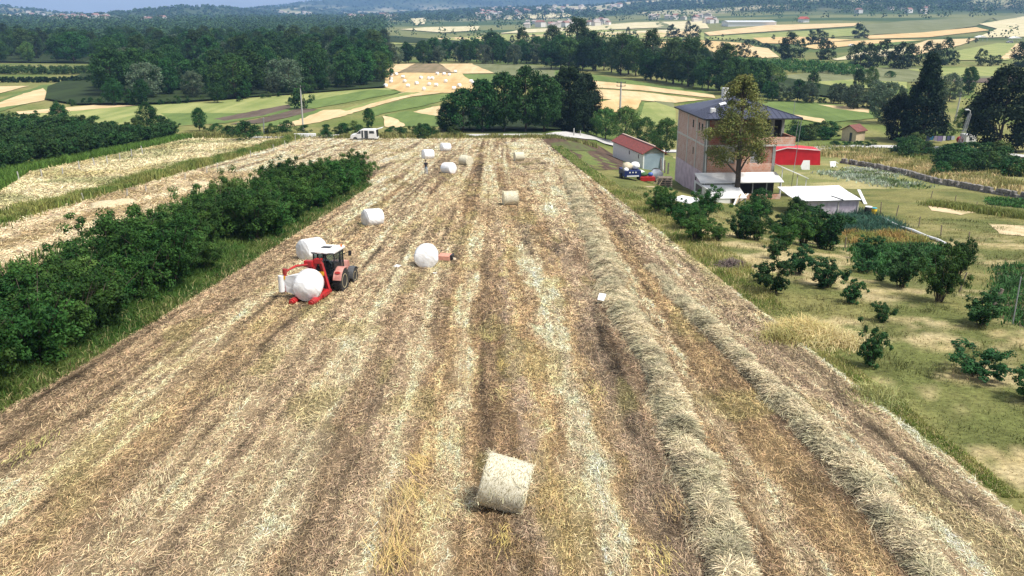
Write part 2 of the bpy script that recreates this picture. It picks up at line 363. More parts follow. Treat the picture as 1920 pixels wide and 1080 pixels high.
# ------------------------------------------------------------------ the mown field
def xl(y): return np.interp(y, [0, 4, 25, 40, 60, 80, 84, 88, 92, 147], [-16.6, -16.5, -14.7, -14, -13.4, -12.9, -14, -20, -34.2, -34.6])
def xr(y): return 12.2-.052*np.asarray(y, float)
def rowu(x, y):
    k = np.interp(x, [-13, -9, -5, 0, 4.5, 8, 12], [.03, .015, -.01, -.04, .006, -.03, -.05]); return x-k*(y-18)
SP_P, SP_G, SP_B, SP_M, SP_H, SP_D = (.60, .46, .285), (.40, .275, .135), (.15, .098, .06), (.30, .22, .15), (.54, .455, .30), (.245, .16, .08)
STR = [(-16, SP_M, .5), (-13, SP_B, .35), (-11.5, SP_P, .6), (-10.2, SP_G, .5), (-9.2, SP_B, .3), (-8.2, SP_P, .7), (-7.1, SP_M, .4), (-6.2, SP_P, .75), (-5.5, SP_H, .8), (-4.7, SP_B, .35), (-3.9, SP_M, .45),
       (-3.1, SP_P, .75), (-2.4, SP_B, .3), (-1.95, SP_G, .6), (-1.4, SP_P, .7), (-.9, SP_D, .4), (-.35, SP_B, .3), (.1, SP_D, .45), (.3, SP_M, .35), (.55, SP_M, .3), (.85, SP_G, .6), (1.25, SP_D, .55), (1.7, SP_P, .6), (2.15, SP_H, .85),
       (2.6, SP_G, .55), (3.1, SP_M, .35), (3.6, SP_M, .4), (4.0, SP_B, .3), (4.7, SP_M, .35), (5.3, SP_D, .4), (5.9, SP_P, .6), (6.3, SP_D, .4), (7.0, SP_G, .45), (7.7, SP_B, .35), (8.4, SP_M, .4), (9.2, SP_P, .75), (9.7, SP_M, .55), (10.3, SP_P, .85), (11.2, SP_P, .8), (12.4, SP_G, .6), (14, SP_G, .5)]  # brown stops left of the windrows paint their shaded side into the stubble
SX = np.array([s[0] for s in STR]); SC = np.array([s[1] for s in STR]); SD = np.array([s[2] for s in STR])
def field_col(x, y):
    u0 = rowu(x, y); u = u0+.8*(fbm(x/1.6, y/9, 71, 3)-.5)+.6*(vnoise(x/.35, y/1.5, 77)-.5)+.4*(vnoise(x/.15, y/.3, 78)-.5)
    c = np.stack([np.interp(u, SX, SC[:, k]) for k in range(3)], 1); d = np.interp(u, SX, SD)
    mean = np.array((.39, .285, .165)); wl = (.14+.30*ss(-1, -5, u0)+.25*(fbm(u0/2, y/9, 73, 3)-.5))[:, None]; wl = np.clip(wl, 0, .8); c = c*(1-wl)+mean*wl; d = d*(1-wl[:, 0])+.5*wl[:, 0]
    pale = mixc(SP_P, (.66, .51, .32), ss(.3, .7, vnoise(x/2, y/5, 81)))
    brown = mixc(SP_D, SP_B, ss(.3, .7, vnoise(x/1.5, y/3, 83)))
    n = .5*fbm(u/1.1, y/22, 87, 4)+.5*fbm(u0/.45, y/45, 89, 3)
    farc = brown*(1-ss(.36, .56, n))[:, None]+pale*ss(.36, .56, n)[:, None]
    t = ss(34, 78, y)[:, None]*.85; c = c*(1-t)+farc*t; d = d*(1-t[:, 0])+t[:, 0]*(.35+.5*ss(.36, .56, n))
    # the bare straw end of the field beyond the grove, and a worn darker stretch
    e = (ss(80, 100, y)*ss(2, -6, -x-8+0*y) if False else ss(82, 100, y)*ss(-4, -14, x))[:, None]*.8; c = c*(1-e)+pale*e
    dk = (ss(44, 58, y)*(1-ss(78, 96, y))*ss(-9, -5, x)*(1-ss(1, 4, x))*ss(.35, .6, fbm(x/3, y/9, 91, 3)))[:, None]*.55; c = c*(1-dk)+np.array(SP_D)*dk
    b = fbm(u0/1.6, y/14, 95, 4); b2 = fbm(u0/.28, y/1.1, 99, 3)
    dr = vnoise(u0/.23, y/7, 121)*.55+vnoise(u0/.11, y/3, 123)*.45; tr = ss(.62, .8, vnoise(u0/.6, y/25, 125))
    c = c*np.clip(1+.5*(b-.5)+1.0*(b2-.5)+1.0*(dr-.5)-.42*tr, .15, 2)[:, None]; d = d*np.clip(.45+1.2*dr-.4*tr, .15, 1.4)
    gr = ss(.6, .72, fbm(x/1.4, y/4, 103, 3))[:, None]*.35; c = c*(1-gr)+np.array((.27, .25, .08))*gr
    return np.clip(c, .01, .9), d
def grid_sheet(name, ya, yb, dy, left, right, nx, off, colf, m, rough=0.0, **kw):
    ys = np.arange(ya, yb+dy, dy); t = np.linspace(0, 1, nx); Y, T = np.meshgrid(ys, t, indexing='ij')
    L, R = left(Y), right(Y); X = L+(R-L)*T
    edge = np.minimum(T, 1-T) < .5/nx
    X = X+np.where(edge, .5*(vnoise(Y*1.1, T*0, 5)-.5)+.25*(vnoise(Y*3.3, T*0, 6)-.5), 0)
    x, y = X.ravel(), Y.ravel(); z = zg(x, y)+off
    if rough: z = z+rough*(fbm(x/.5, y/.7, 111, 3)-.35)*(~edge.ravel())
    i, j = np.meshgrid(np.arange(len(ys)-1), np.arange(nx-1), indexing='ij'); k = (i*nx+j).ravel()
    me = np_mesh(name, np.column_stack([x, y, z]), np.column_stack([k, k+1, k+nx+1, k+nx]), colf(x, y), True)
    return tag(link(name, me, m), kind='structure', **kw)
M_FIELD = attr_mat('stubble_soil', .95, noise=.65, nscale=20, bump=.8, spec=.1)
grid_sheet('mown_field', 4, 146, .3, xl, xr, 150, .05, lambda x, y: field_col(x, y)[0]*.7, M_FIELD, .09)
def strip_col(x, y):
    n = fbm(x/2.5, y/7, 131, 4); c = mixc((.33, .245, .12), (.56, .44, .27), ss(.33, .55, n)); return np.clip(c*(1+.5*(fbm(x/.6, y/.9, 133, 3)-.5))[:, None], 0, .9)
grid_sheet('mown_strip', 10, 92, .5, lambda y: -34.2+0*y, lambda y: -25.5+0*y, 24, .05, strip_col, M_FIELD, .06)
def side_col(x, y):
    n = fbm(x/5, y/9, 141, 4); g = ss(.5, .66, fbm(x/7, y/7, 145, 4)); c = mixc((.36, .30, .13), (.58, .48, .28), ss(.33, .55, n)); c = c*(1-.75*g)[:, None]+np.array((.19, .20, .065))*(.75*g)[:, None]
    return np.clip(c*(1+.5*(fbm(x/.7, y/.9, 147, 3)-.5))[:, None], 0, .9)
grid_sheet('side_field', 30, 143, .6, lambda y: np.interp(y, [30, 75, 92, 140, 150], [-42, -44.5, -51, -52.5, -53]), lambda y: -36.4+0*y, 40, .05, side_col, M_FIELD, .06)
grid_sheet('orchard_strip', 60, 140, 1., lambda y: -72+0*y, lambda y: -66.5+0*y, 12, .05, side_col, M_FIELD, .06)

# loose straw lying on the stubble (nobody could count it)
def straw_litter():
    V, Fc, C = [], [], []; base = 0
    for ya, yb, dens, l0, l1, w0, w1 in [(14.5, 22, 1500, .07, .24, .006, .013), (22, 32, 1000, .08, .28, .008, .017), (32, 47, 520, .12, .36, .012, .024), (47, 75, 210, .2, .5, .02, .04), (75, 110, 150, .2, .5, .02, .045), (110, 146, 75, .25, .6, .03, .06)]:
        n = int((yb-ya)*28*dens); y = rng.uniform(ya, yb, n); a = np.minimum(xl(y), -13.5) if yb < 80 else xl(y); b = xr(y); a = np.maximum(a, -.62*y-3.5) if ya < 40 else a; b = np.minimum(b, .62*y+3.5)
        x = a+(b-a)*rng.uniform(0, 1, n); c, d = field_col(x, y)
        cl = fbm(rowu(x, y)/.42, y/2.6, 151, 3); keep = rng.uniform(0, 1, n) < np.clip(d*1.1*ss(.25, .6, cl)*1.3, .24, 1)
        x, y, c = x[keep], y[keep], c[keep]; n = len(x)
        az = np.where(rng.uniform(0, 1, n) < .5, rng.normal(math.pi/2, .45, n), rng.uniform(0, 2*math.pi, n))
        bright = np.clip(c*1.5+np.array((.06, .045, .025)), 0, .85)
        bright = jcol(bright, n, .5, .08); dark = rng.uniform(0, 1, n) < .36; bright[dark] *= .22
        v, f, cc = strand_quads(x, y, zg(x, y)+.05+rng.uniform(.01, .075, n), rng.uniform(l0, l1, n), rng.uniform(w0, w1, n), az, rng.normal(0, .22, n), np.clip(bright, 0, .85), rng.normal(0, .5, n))
        V.append(v); Fc.append(f+base); C.append(cc); base += len(v)
    tag(link('straw_litter', np_mesh('straw_litter', np.concatenate(V), np.concatenate(Fc), np.concatenate(C)), M_STRAW), 'loose straw scattered all over the mown field', 'straw', None, 'stuff')
straw_litter()

def side_litter():
    n = 90000; s = rng.uniform(0, 1, n) < .4; y = np.where(s, rng.uniform(28, 92, n), rng.uniform(48, 143, n)); x = np.where(s, rng.uniform(-34.2, -22, n), rng.uniform(0, 1, n)); xe = np.interp(y, [30, 75, 92, 140, 150], [-42, -44.5, -51, -52.5, -53]); x = np.where(s, x, xe+(-36.4-xe)*x)
    c = np.where(s[:, None], strip_col(x, y), side_col(x, y)); c = jcol(c*1.25+.03, n, .5); dk = rng.uniform(0, 1, n) < .3; c[dk] *= .4; k = (1+y/70)
    v, f, cc = strand_quads(x, y, zg(x, y)+.05+rng.uniform(.01, .08, n), rng.uniform(.15, .45, n)*k, rng.uniform(.014, .03, n)*k, rng.uniform(0, 6.28, n), rng.normal(0, .25, n), np.clip(c, 0, .85), rng.normal(0, .5, n))
    tag(link('straw_litter', np_mesh('straw_litter', v, f, cc), M_STRAW), 'loose straw on the strip and side field beyond the grove', 'straw', None, 'stuff')
side_litter()

# long uncut wisps and flattened tufts between the rows
def wisps():
    V, Fc, C = [], [], []; base = 0
    spots = [(745, 985, 60, 1.0, SP_G), (735, 1050, 55, 1.0, (.5, .36, .12)), (785, 880, 28, .9, (.55, .4, .14)), (765, 940, 35, .9, (.46, .34, .11)), (830, 960, 45, .7, (.52, .42, .2)), (945, 1020, 30, .7, (.4, .3, .08)),
             (938, 745, 22, .7, (.55, .44, .2)), (943, 690, 18, .6, (.42, .3, .09)), (880, 720, 25, .6, (.5, .4, .18)), (1120, 740, 30, .6, (.5, .42, .16)), (1030, 960, 35, .7, SP_D), (1010, 790, 30, .6, SP_D), (1005, 880, 35, .7, SP_G),
             (942, 520, 10, .5, (.55, .48, .18)), (870, 470, 12, .5, SP_D), (915, 640, 15, .5, (.3, .28, .08)), (420, 740, 30, .6, (.5, .42, .2)), (300, 900, 50, .7, SP_H), (250, 960, 50, .7, SP_H), (140, 770, 35, .6, SP_P), (60, 850, 40, .6, (.36, .36, .1)),
             (600, 720, 40, .5, SP_P), (370, 620, 30, .5, SP_G), (545, 530, 20, .5, SP_D), (1140, 960, 45, .7, SP_H), (1150, 1050, 50, .7, SP_H), (1260, 960, 40, .6, SP_G), (1240, 1060, 40, .7, (.5, .4, .12)), (1110, 850, 35, .6, SP_H), (1440, 900, 40, .6, SP_G)]
    for si, (px, py, sp, ln, c) in enumerate(spots):
        ln = ln*(1.0 if si < 4 else .5)
        p = P(px, py); Z = p.y; r = sp/F*Z*1.05; n = int(150*max(r, .3)/.5)
        x = p.x+rng.normal(0, r*.42, n); y = p.y+rng.normal(0, r*.95, n); az0 = rng.normal(math.pi/2+.15, .25)
        v, f, cc = strand_quads(x, y, zg(x, y)+.08+rng.uniform(0, .16, n), rng.uniform(.3, .75, n)*ln, rng.uniform(.008, .016, n), rng.normal(az0, .4, n), rng.normal(.16, .2, n), jcol(np.clip(np.array(c)*.75+np.array((.14, .11, .055)), 0, .8), n, .5), rng.normal(0, .5, n))
        V.append(v); Fc.append(f+base); C.append(cc); base += len(v)
    tag(link('uncut_grass', np_mesh('uncut_grass', np.concatenate(V), np.concatenate(Fc), np.concatenate(C)), M_STRAW), 'golden wisps of uncut grass flattened between the rows', 'grass', None, 'stuff')
wisps()

# two hay windrows: a lumpy ridge buried in hay strands
def windrow(label, path, h0):
    A = np.array([tuple(P(px, py))+(w,) for px, py, w in path]); yy = A[:, 1]; o = np.argsort(yy); A = A[o]; yy = yy[o]
    cx = lambda y: np.interp(y, yy, A[:, 0])+.22*(vnoise(y/1.5, y*0, 161)-.5); hw = lambda y: np.interp(y, yy, A[:, 3])*.39*(.6+.8*vnoise(y/.9, y*0, 163))
    ya, yb = yy[0], yy[-1]; fade = lambda y: ss(yb, yb-14, y)
    hgt = lambda y, t: np.clip(1-t*t, 0, 1)**.8*h0*fade(y)*(.25+.95*vnoise(y/.8, t*1.5, 165)+.45*vnoise(y/.3, t*3, 167))
    ys = np.arange(ya, yb, .1); ts = np.linspace(-1.15, 1.15, 26); Y, T = np.meshgrid(ys, ts, indexing='ij'); X = cx(Y)+T*hw(Y); x, y, t = X.ravel(), Y.ravel(), T.ravel()
    z = zg(x, y)+.02+hgt(y, t); k = len(ts); i, j = np.meshgrid(np.arange(len(ys)-1), np.arange(k-1), indexing='ij'); q = (i*k+j).ravel()
    cb = mixc((.16, .125, .075), (.34, .29, .18), fbm(x/.35, y/.35, 171, 3))
    ridge = (np.column_stack([x, y, z]), np.column_stack([q, q+1, q+k+1, q+k]), cb)
    n = int((yb-ya)*1900); u = rng.uniform(0, 1, n)**1.6; y = ya+(yb-ya)*u; t = np.clip(rng.normal(0, .55, n)+.5*(vnoise(y/.6, y*0, 177)-.5), -1.6, 1.6); x = cx(y)+t*hw(y)
    z = zg(x, y)+.05+hgt(y, t)+rng.uniform(-.03, .07, n)*fade(y); big = 1+.9*ss(30, 75, y)
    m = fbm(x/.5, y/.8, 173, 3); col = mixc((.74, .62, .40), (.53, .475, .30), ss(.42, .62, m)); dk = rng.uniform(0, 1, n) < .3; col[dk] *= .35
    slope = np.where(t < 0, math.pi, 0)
    az = rng.uniform(0, 6.28, n); tilt = -t*np.cos(az)*.4*np.sign(1)+rng.normal(.0, .17, n); hollow_shade = ss(.3, .5, fbm(x/.45, y/.5, 175, 3)); col *= (.6+.4*hollow_shade)[:, None]  # noise darkens the strand colour, painting shaded hollows between clumps
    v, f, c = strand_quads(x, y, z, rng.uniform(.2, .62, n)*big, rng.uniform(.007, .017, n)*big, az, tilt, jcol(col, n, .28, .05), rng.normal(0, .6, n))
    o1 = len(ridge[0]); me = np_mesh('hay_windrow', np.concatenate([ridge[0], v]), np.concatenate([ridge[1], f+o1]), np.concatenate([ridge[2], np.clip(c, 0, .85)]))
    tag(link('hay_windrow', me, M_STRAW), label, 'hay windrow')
windrow('long thick windrow of raked hay with the white sheet of paper beside it', [(1394, 1150, 1.2), (1375, 1085, 1.25), (1335, 960, 1.25), (1287, 850, 1.35), (1240, 720, 1.35), (1190, 620, 1.5), (1155, 560, 1.6), (1132, 490, 1.6), (1112, 440, 1.5), (1090, 390, 1.4), (1074, 350, 1.1), (1060, 322, .8)], .36)
windrow('shorter windrow of raked hay closest to the young orchard', [(1800, 1160, 1.15), (1745, 1085, 1.15), (1680, 990, 1.15), (1605, 900, 1.15), (1500, 790, 1.1), (1405, 700, 1.1), (1318, 605, 1.0), (1252, 535, .9), (1222, 500, .7)], .28)

# ------------------------------------------------------------------ grass, verges and lawns
def orchard_col(x, y):
    n = fbm(x/3.5, y/4, 181, 4); b = ss(.47, .66, fbm(x/3.2, y/2.2, 185, 5)+.22*(vnoise(x/.35, y/.3, 186)-.5))*ss(80, 55, y)*.8; c = mixc((.185, .175, .065), (.112, .125, .04), ss(.36, .62, n)); tan = mixc((.43, .33, .17), (.56, .45, .27), vnoise(x/.8, y/.8, 187))
    c = c*(1-b*.85)[:, None]+tan*(b*.85)[:, None]; return np.clip(c*(1+.6*(fbm(x/.5, y/.6, 189, 3)-.5))[:, None], 0, .8)
def lawn_sheet(name, l, r, ya, yb, colf=orchard_col, dy=.6, nx=70):
    return grid_sheet(name, ya, yb, dy, l, r, nx, .035, colf, M_LAWN, .05)
M_LAWN = attr_mat('short_turf', .95, noise=.5, nscale=5, bump=.5, spec=.1)
lawn_sheet('orchard_lawn', lambda y: xr(y)-.4, lambda y: 26+.45*y, 5, 100)
def meadow_col(x, y):
    n = fbm(x/6, y/7, 191, 4); b = ss(.55, .7, fbm(x/7, y/7, 195, 4)); c = mixc((.16, .175, .06), (.25, .24, .10), ss(.35, .62, n)); c = c*(1-b*.5)[:, None]+np.array((.46, .38, .2))*(b*.5)[:, None]
    return np.clip(c*(1+.5*(fbm(x/.8, y/.9, 199, 3)-.5))[:, None], 0, .8)
lawn_sheet('meadow', lambda y: np.maximum(xr(y)+6, 26), lambda y: 40+.62*y, 100, 150, meadow_col, 1, 70)
lawn_sheet('yard', lambda y: xr(y)-.4, lambda y: np.maximum(xr(y)+6.05, 26.05), 100, 143, lambda x, y: np.clip(mixc((.10, .145, .04), (.165, .18, .06), fbm(x/3, y/3, 201, 3)), 0, 1), 1, 24)

GV, GF, GC = [], [], []
GB = [0]
def add_grass(x, y, ht, wd, lean, col, z=None):
    v, f, c = blades(x, y, zg(x, y)+.04 if z is None else z, ht, wd, lean, np.clip(col, 0, .85)); GV.append(v); GF.append(f+GB[0]); GC.append(c); GB[0] += len(v)
def flush_grass(name, label, cat='grass'):
    tag(link(name, np_mesh(name, np.concatenate(GV), np.concatenate(GF), np.concatenate(GC)), M_BLADE), label, cat, None, 'stuff'); GV.clear(); GF.clear(); GC.clear(); GB[0] = 0
# verge under the grove
n = 90000; y = 14+66*rng.uniform(0, 1, n)**1.5; t = rng.uniform(0, 1, n)**1.0; wv = 1.6+1.3*vnoise(y/5, y*0, 211)+1.4*ss(26, 16, y); x = xl(y)+.3-t*wv*1.25-.2
c = mixc((.05, .12, .018), (.11, .165, .035), ss(.4, .7, fbm(x/1.2, y/1.6, 213, 3))); dry = rng.uniform(0, 1, n) < np.clip(.22-.5*t, .025, 1); c[dry] = (.38, .34, .16)
add_grass(x, y, rng.uniform(.25, .75, n)*(.4+.7*np.sin(np.clip(t, 0, 1)*2.2))*(.6+.8*vnoise(x/1.1, y/1.5, 215)), rng.uniform(.01, .026, n)*(1+y/60), rng.uniform(.2, .9, n), jcol(c, n, .35))
# between the grove bushes
n = 14000; y = rng.uniform(18, 84, n); x = rng.uniform(-26.5, -15, n); add_grass(x, y, rng.uniform(.3, .6, n), rng.uniform(.05, .09, n), rng.uniform(.1, .6, n), jcol((.06, .12, .02), n))
flush_grass('grass_verge', 'tall green grass growing along the foot of the hazel grove')
# fence line between the strip and the side field, and the left hedge foot
n = 30000; y = 32+112*rng.uniform(0, 1, n)**1.2; x = -35.3+rng.normal(0, .55, n)*(1+.8*ss(70, 45, y)); h = .35+.75*vnoise(y/3, x*0, 221)
c = mixc((.10, .17, .03), (.26, .27, .08), ss(.35, .7, fbm(x/1, y/3, 223, 3))); add_grass(x, y, h*rng.uniform(.5, 1.2, n), rng.uniform(.05, .1, n), rng.uniform(.1, .6, n), jcol(c, n, .3))
n = 16000; y = rng.uniform(58, 146, n); xe = np.interp(y, [30, 75, 92, 140, 150], [-42, -44.5, -51, -52.5, -53]); x = xe-rng.uniform(-.3, 2.6, n); add_grass(x, y, rng.uniform(.4, 1.0, n), rng.uniform(.07, .13, n), rng.uniform(.1, .6, n), jcol((.10, .19, .03), n, .3))
flush_grass('grass_strip', 'rough green grass along the wire fence of the side field')
# end of the field, along the road
n = 15000; x = rng.uniform(-60, 14, n); y = 146.5+rng.normal(0, 1.2, n)+np.where(x < -30, 1.5, 0); c = mixc((.12, .17, .04), (.33, .29, .11), fbm(x/4, y/2, 231, 3)); add_grass(x, y, rng.uniform(.2, .9, n)*(.3+1.1*vnoise(x/3, x*0, 233)), rng.uniform(.1, .18, n), rng.uniform(.1, .6, n), jcol(c, n, .3))
# right edge of the field
n = 60000; y = 18+110*rng.uniform(0, 1, n)**1.5; t = rng.uniform(0, 1, n); wv = np.interp(y, [18, 30, 38, 46, 62, 75, 90, 128], [.5, .8, 1.4, 2.6, 2.6, 1.6, 1.4, 1.6]); x = xr(y)+.1+t*wv
c = mixc((.15, .21, .04), (.34, .33, .11), ss(.35, .65, fbm(x/1.1, y/2, 241, 3))); c[y > 85] = c[y > 85]*np.array((.6, .85, .6)); dry = rng.uniform(0, 1, n) < .22; c[dry] = (.5, .42, .2)
add_grass(x, y, rng.uniform(.1, .45, n)*np.interp(y, [18, 34, 44, 128], [.3, .5, .95, .8])*(.4+1.0*vnoise(x/1.0, y/1.4, 243)), rng.uniform(.009, .02, n)*(1+y/55), rng.uniform(.1, .7, n), jcol(c, n, .35))
# short sward on the orchard lawn
n = 130000; y = 17+62*rng.uniform(0, 1, n)**1.35; x = xr(y)+.3+rng.uniform(0, 1, n)*(9+.5*y); c = orchard_col(x, y); kk = (c[:, 1] > c[:, 0]*.92) | (rng.uniform(0, 1, n) < .45); x, y, c = x[kk], y[kk], c[kk]; n = len(x)
tf = ss(.5, .75, fbm(x/1.3, y/1.3, 247, 3)); add_grass(x, y, rng.uniform(.04, .12, n)*(1+2.2*tf), rng.uniform(.010, .024, n)*(1+y/60), rng.uniform(.3, 1.2, n), jcol(c*1.45*(1-.25*tf)[:, None], n, .3))
flush_grass('orchard_grass', 'short patchy green and tan grass of the young orchard')
# dry belt and meadow at the far right
def along(path, n, sd, ht, wd, cols, j=.3):
    A = np.array([tuple(P(px, py)) for px, py in path]); L = np.concatenate([[0], np.cumsum(np.hypot(np.diff(A[:, 0]), np.diff(A[:, 1])))]); s = rng.uniform(0, L[-1], n)
    x = np.interp(s, L, A[:, 0])+rng.normal(0, sd, n); y = np.interp(s, L, A[:, 1])+rng.normal(0, sd, n); c = mixc(cols[0], cols[1], ss(.35, .65, fbm(x/2, y/2, 251, 3)))
    add_grass(x, y, rng.uniform(.4, 1, n)*ht, rng.uniform(.6, 1.4, n)*wd, rng.uniform(.1, .6, n), jcol(c, n, j))
along([(1545, 290), (1620, 296), (1700, 312), (1780, 328), (1850, 345), (1930, 362)], 16000, 1.7, 1.0, .13, ((.58, .47, .24), (.26, .25, .08)))
along([(1540, 278), (1640, 284), (1740, 298), (1920, 330)], 7000, 2.2, .8, .14, ((.16, .2, .05), (.36, .33, .13)))
along([(1750, 385), (1820, 395), (1925, 410)], 4500, .6, .8, .08, ((.2, .23, .06), (.4, .36, .14)))
flush_grass('dry_grass', 'pale dry grass belt behind the stone wall')
along([(1570, 325), (1620, 335), (1700, 350)], 2600, 1.5, .5, .2, ((.4, .46, .36), (.14, .2, .07)), .4)
along([(1600, 318), (1660, 330)], 1200, 1.2, .5, .2, ((.5, .54, .45), (.2, .25, .1)), .4)
flush_grass('flowering_weeds', 'whitish flowering weeds on the grass beside the stone wall', 'weeds')
def clump(px, py, r, n, ht, wd, c, lean=.5, sy=1.0):
    p = P(px, py); x = p.x+rng.normal(0, r, n); y = p.y+rng.normal(0, r*sy, n); q = np.hypot(x-p.x, (y-p.y)/sy)/r; add_grass(x, y, rng.uniform(.5, 1, n)*ht*np.exp(-.25*q*q), rng.uniform(.6, 1.3, n)*wd, rng.uniform(.2, lean*2.2, n), jcol(c, n, .3))
clump(1505, 628, .75, 1500, 1.0, .03, (.62, .52, .24), .6); clump(1545, 640, .8, 1400, .85, .03, (.66, .56, .28), .7); clump(1475, 640, .6, 800, .8, .03, (.4, .36, .14), .7); clump(1585, 645, .6, 700, .7, .03, (.64, .55, .3), .6)
o = flush_grass('dry_grass_clump', 'large straw coloured clump of long dry grass at the field edge', 'grass clump')
bpy.data.objects['dry_grass_clump'].pop('kind', None) if 'kind' in bpy.data.objects['dry_grass_clump'] else None
clump(1640, 745, .45, 500, .8, .025, (.4, .4, .16), .5); clump(1655, 760, .5, 400, .5, .025, (.3, .32, .12), .8)
flush_grass('green_grass_clump', 'lone clump of long green grass below the upright hazel shrub', 'grass clump'); bpy.data.objects['green_grass_clump'].pop('kind', None)
# dead brush pile
clump(1372, 500, .5, 700, .6, .05, (.17, .13, .12), 1.0); flush_grass('brush_pile', 'low heap of dry grey brushwood at the orchard edge', 'brush pile'); bpy.data.objects['brush_pile'].pop('kind', None)

# ------------------------------------------------------------------ vegetable beds, dug plot
def bed(name, poly, n, ht, wd, cols, label, off=.04, ground=(.1, .075, .045)):
    A = np.array([tuple(P(*p))[:2] for p in poly]); patch(name+'_soil', poly, mat(name+'_soil', ground, .95, tuple(v*.6 for v in ground), 2), .05)
    lo, hi = A.min(0), A.max(0); x = rng.uniform(lo[0], hi[0], n*3); y = rng.uniform(lo[1], hi[1], n*3); inside = np.zeros(len(x), bool); j = len(A)-1
    for i in range(len(A)):
        a, b = A[i], A[j]; inside ^= ((a[1] > y) != (b[1] > y)) & (x < (b[0]-a[0])*(y-a[1])/(b[1]-a[1]+1e-9)+a[0]); j = i
    x, y = x[inside][:n]+rng.normal(0, .25, min(n, inside.sum())), y[inside][:n]+rng.normal(0, .3, min(n, inside.sum())); n = len(x); c = mixc(cols[0], cols[1], ss(.35, .65, fbm(x/1.2, y/1.2, 261, 3)))
    add_grass(x, y, rng.uniform(.3, 1.1, n)*ht*(.5+.8*vnoise(x/.8, y/.8, 263)), rng.uniform(.5, 1.3, n)*wd*.7, rng.uniform(.1, 1.0, n), jcol(c, n, .45)); flush_grass(name, label, 'vegetables')
bed('leek_bed', [(1545, 420), (1565, 404), (1625, 398), (1668, 412), (1700, 428), (1690, 436), (1580, 438)], 5500, .7, .07, ((.05, .13, .085), (.035, .09, .06)), 'bluish green bed of leeks beside the white plastic greenhouse')
bed('maize_bed', [(1580, 440), (1690, 437), (1720, 446), (1745, 456), (1640, 462), (1585, 458)], 3600, .6, .08, ((.22, .24, .06), (.35, .22, .07)), 'yellowing bed of young crop between the leeks and the bean bed')
bed('bean_bed', [(1600, 465), (1690, 460), (1750, 460), (1775, 475), (1760, 505), (1660, 520), (1610, 500)], 9000, .4, .13, ((.04, .13, .028), (.03, .09, .02)), 'lush green bean bed beside the garden fence')
bed('potato_bed', [(1868, 500), (1925, 498), (1925, 620), (1860, 590)], 6500, .4, .10, ((.05, .14, .03), (.035, .10, .025)), 'green vegetable bed behind the wire fence at the lawn end')
bed('cabbage_bed', [(1850, 372), (1925, 376), (1925, 392), (1850, 385)], 1500, .4, .2, ((.06, .17, .03), (.05, .13, .03)), 'bright green vegetable bed by the stone wall')
patch('dug_plot', [(1012, 262), (1060, 258), (1098, 262), (1130, 278), (1168, 302), (1170, 318), (1130, 320), (1085, 317), (1045, 295)], crop_mat('dug_soil', (.13, .085, .06), (.055, .038, .028), 35, .8, .5), .07)
patch('dug_plot_grass', [(1030, 270), (1060, 266), (1090, 270), (1120, 284), (1080, 284), (1045, 280)], crop_mat('weedy_soil', (.10, .13, .04), (.09, .07, .045), 35, 1.0, .5), .1)
M_BARE = crop_mat('bare_straw_patch', (.6, .47, .3), (.3, .26, .12), 70, 1.2, .46)
for q in ([(1740, 385), (1790, 382), (1835, 398), (1800, 404), (1750, 396)], [(1850, 420), (1920, 425), (1925, 445), (1880, 440)], [(1820, 388), (1925, 400), (1925, 412), (1850, 402)]): patch('straw_patch', q, M_BARE, .07, jit=.1)

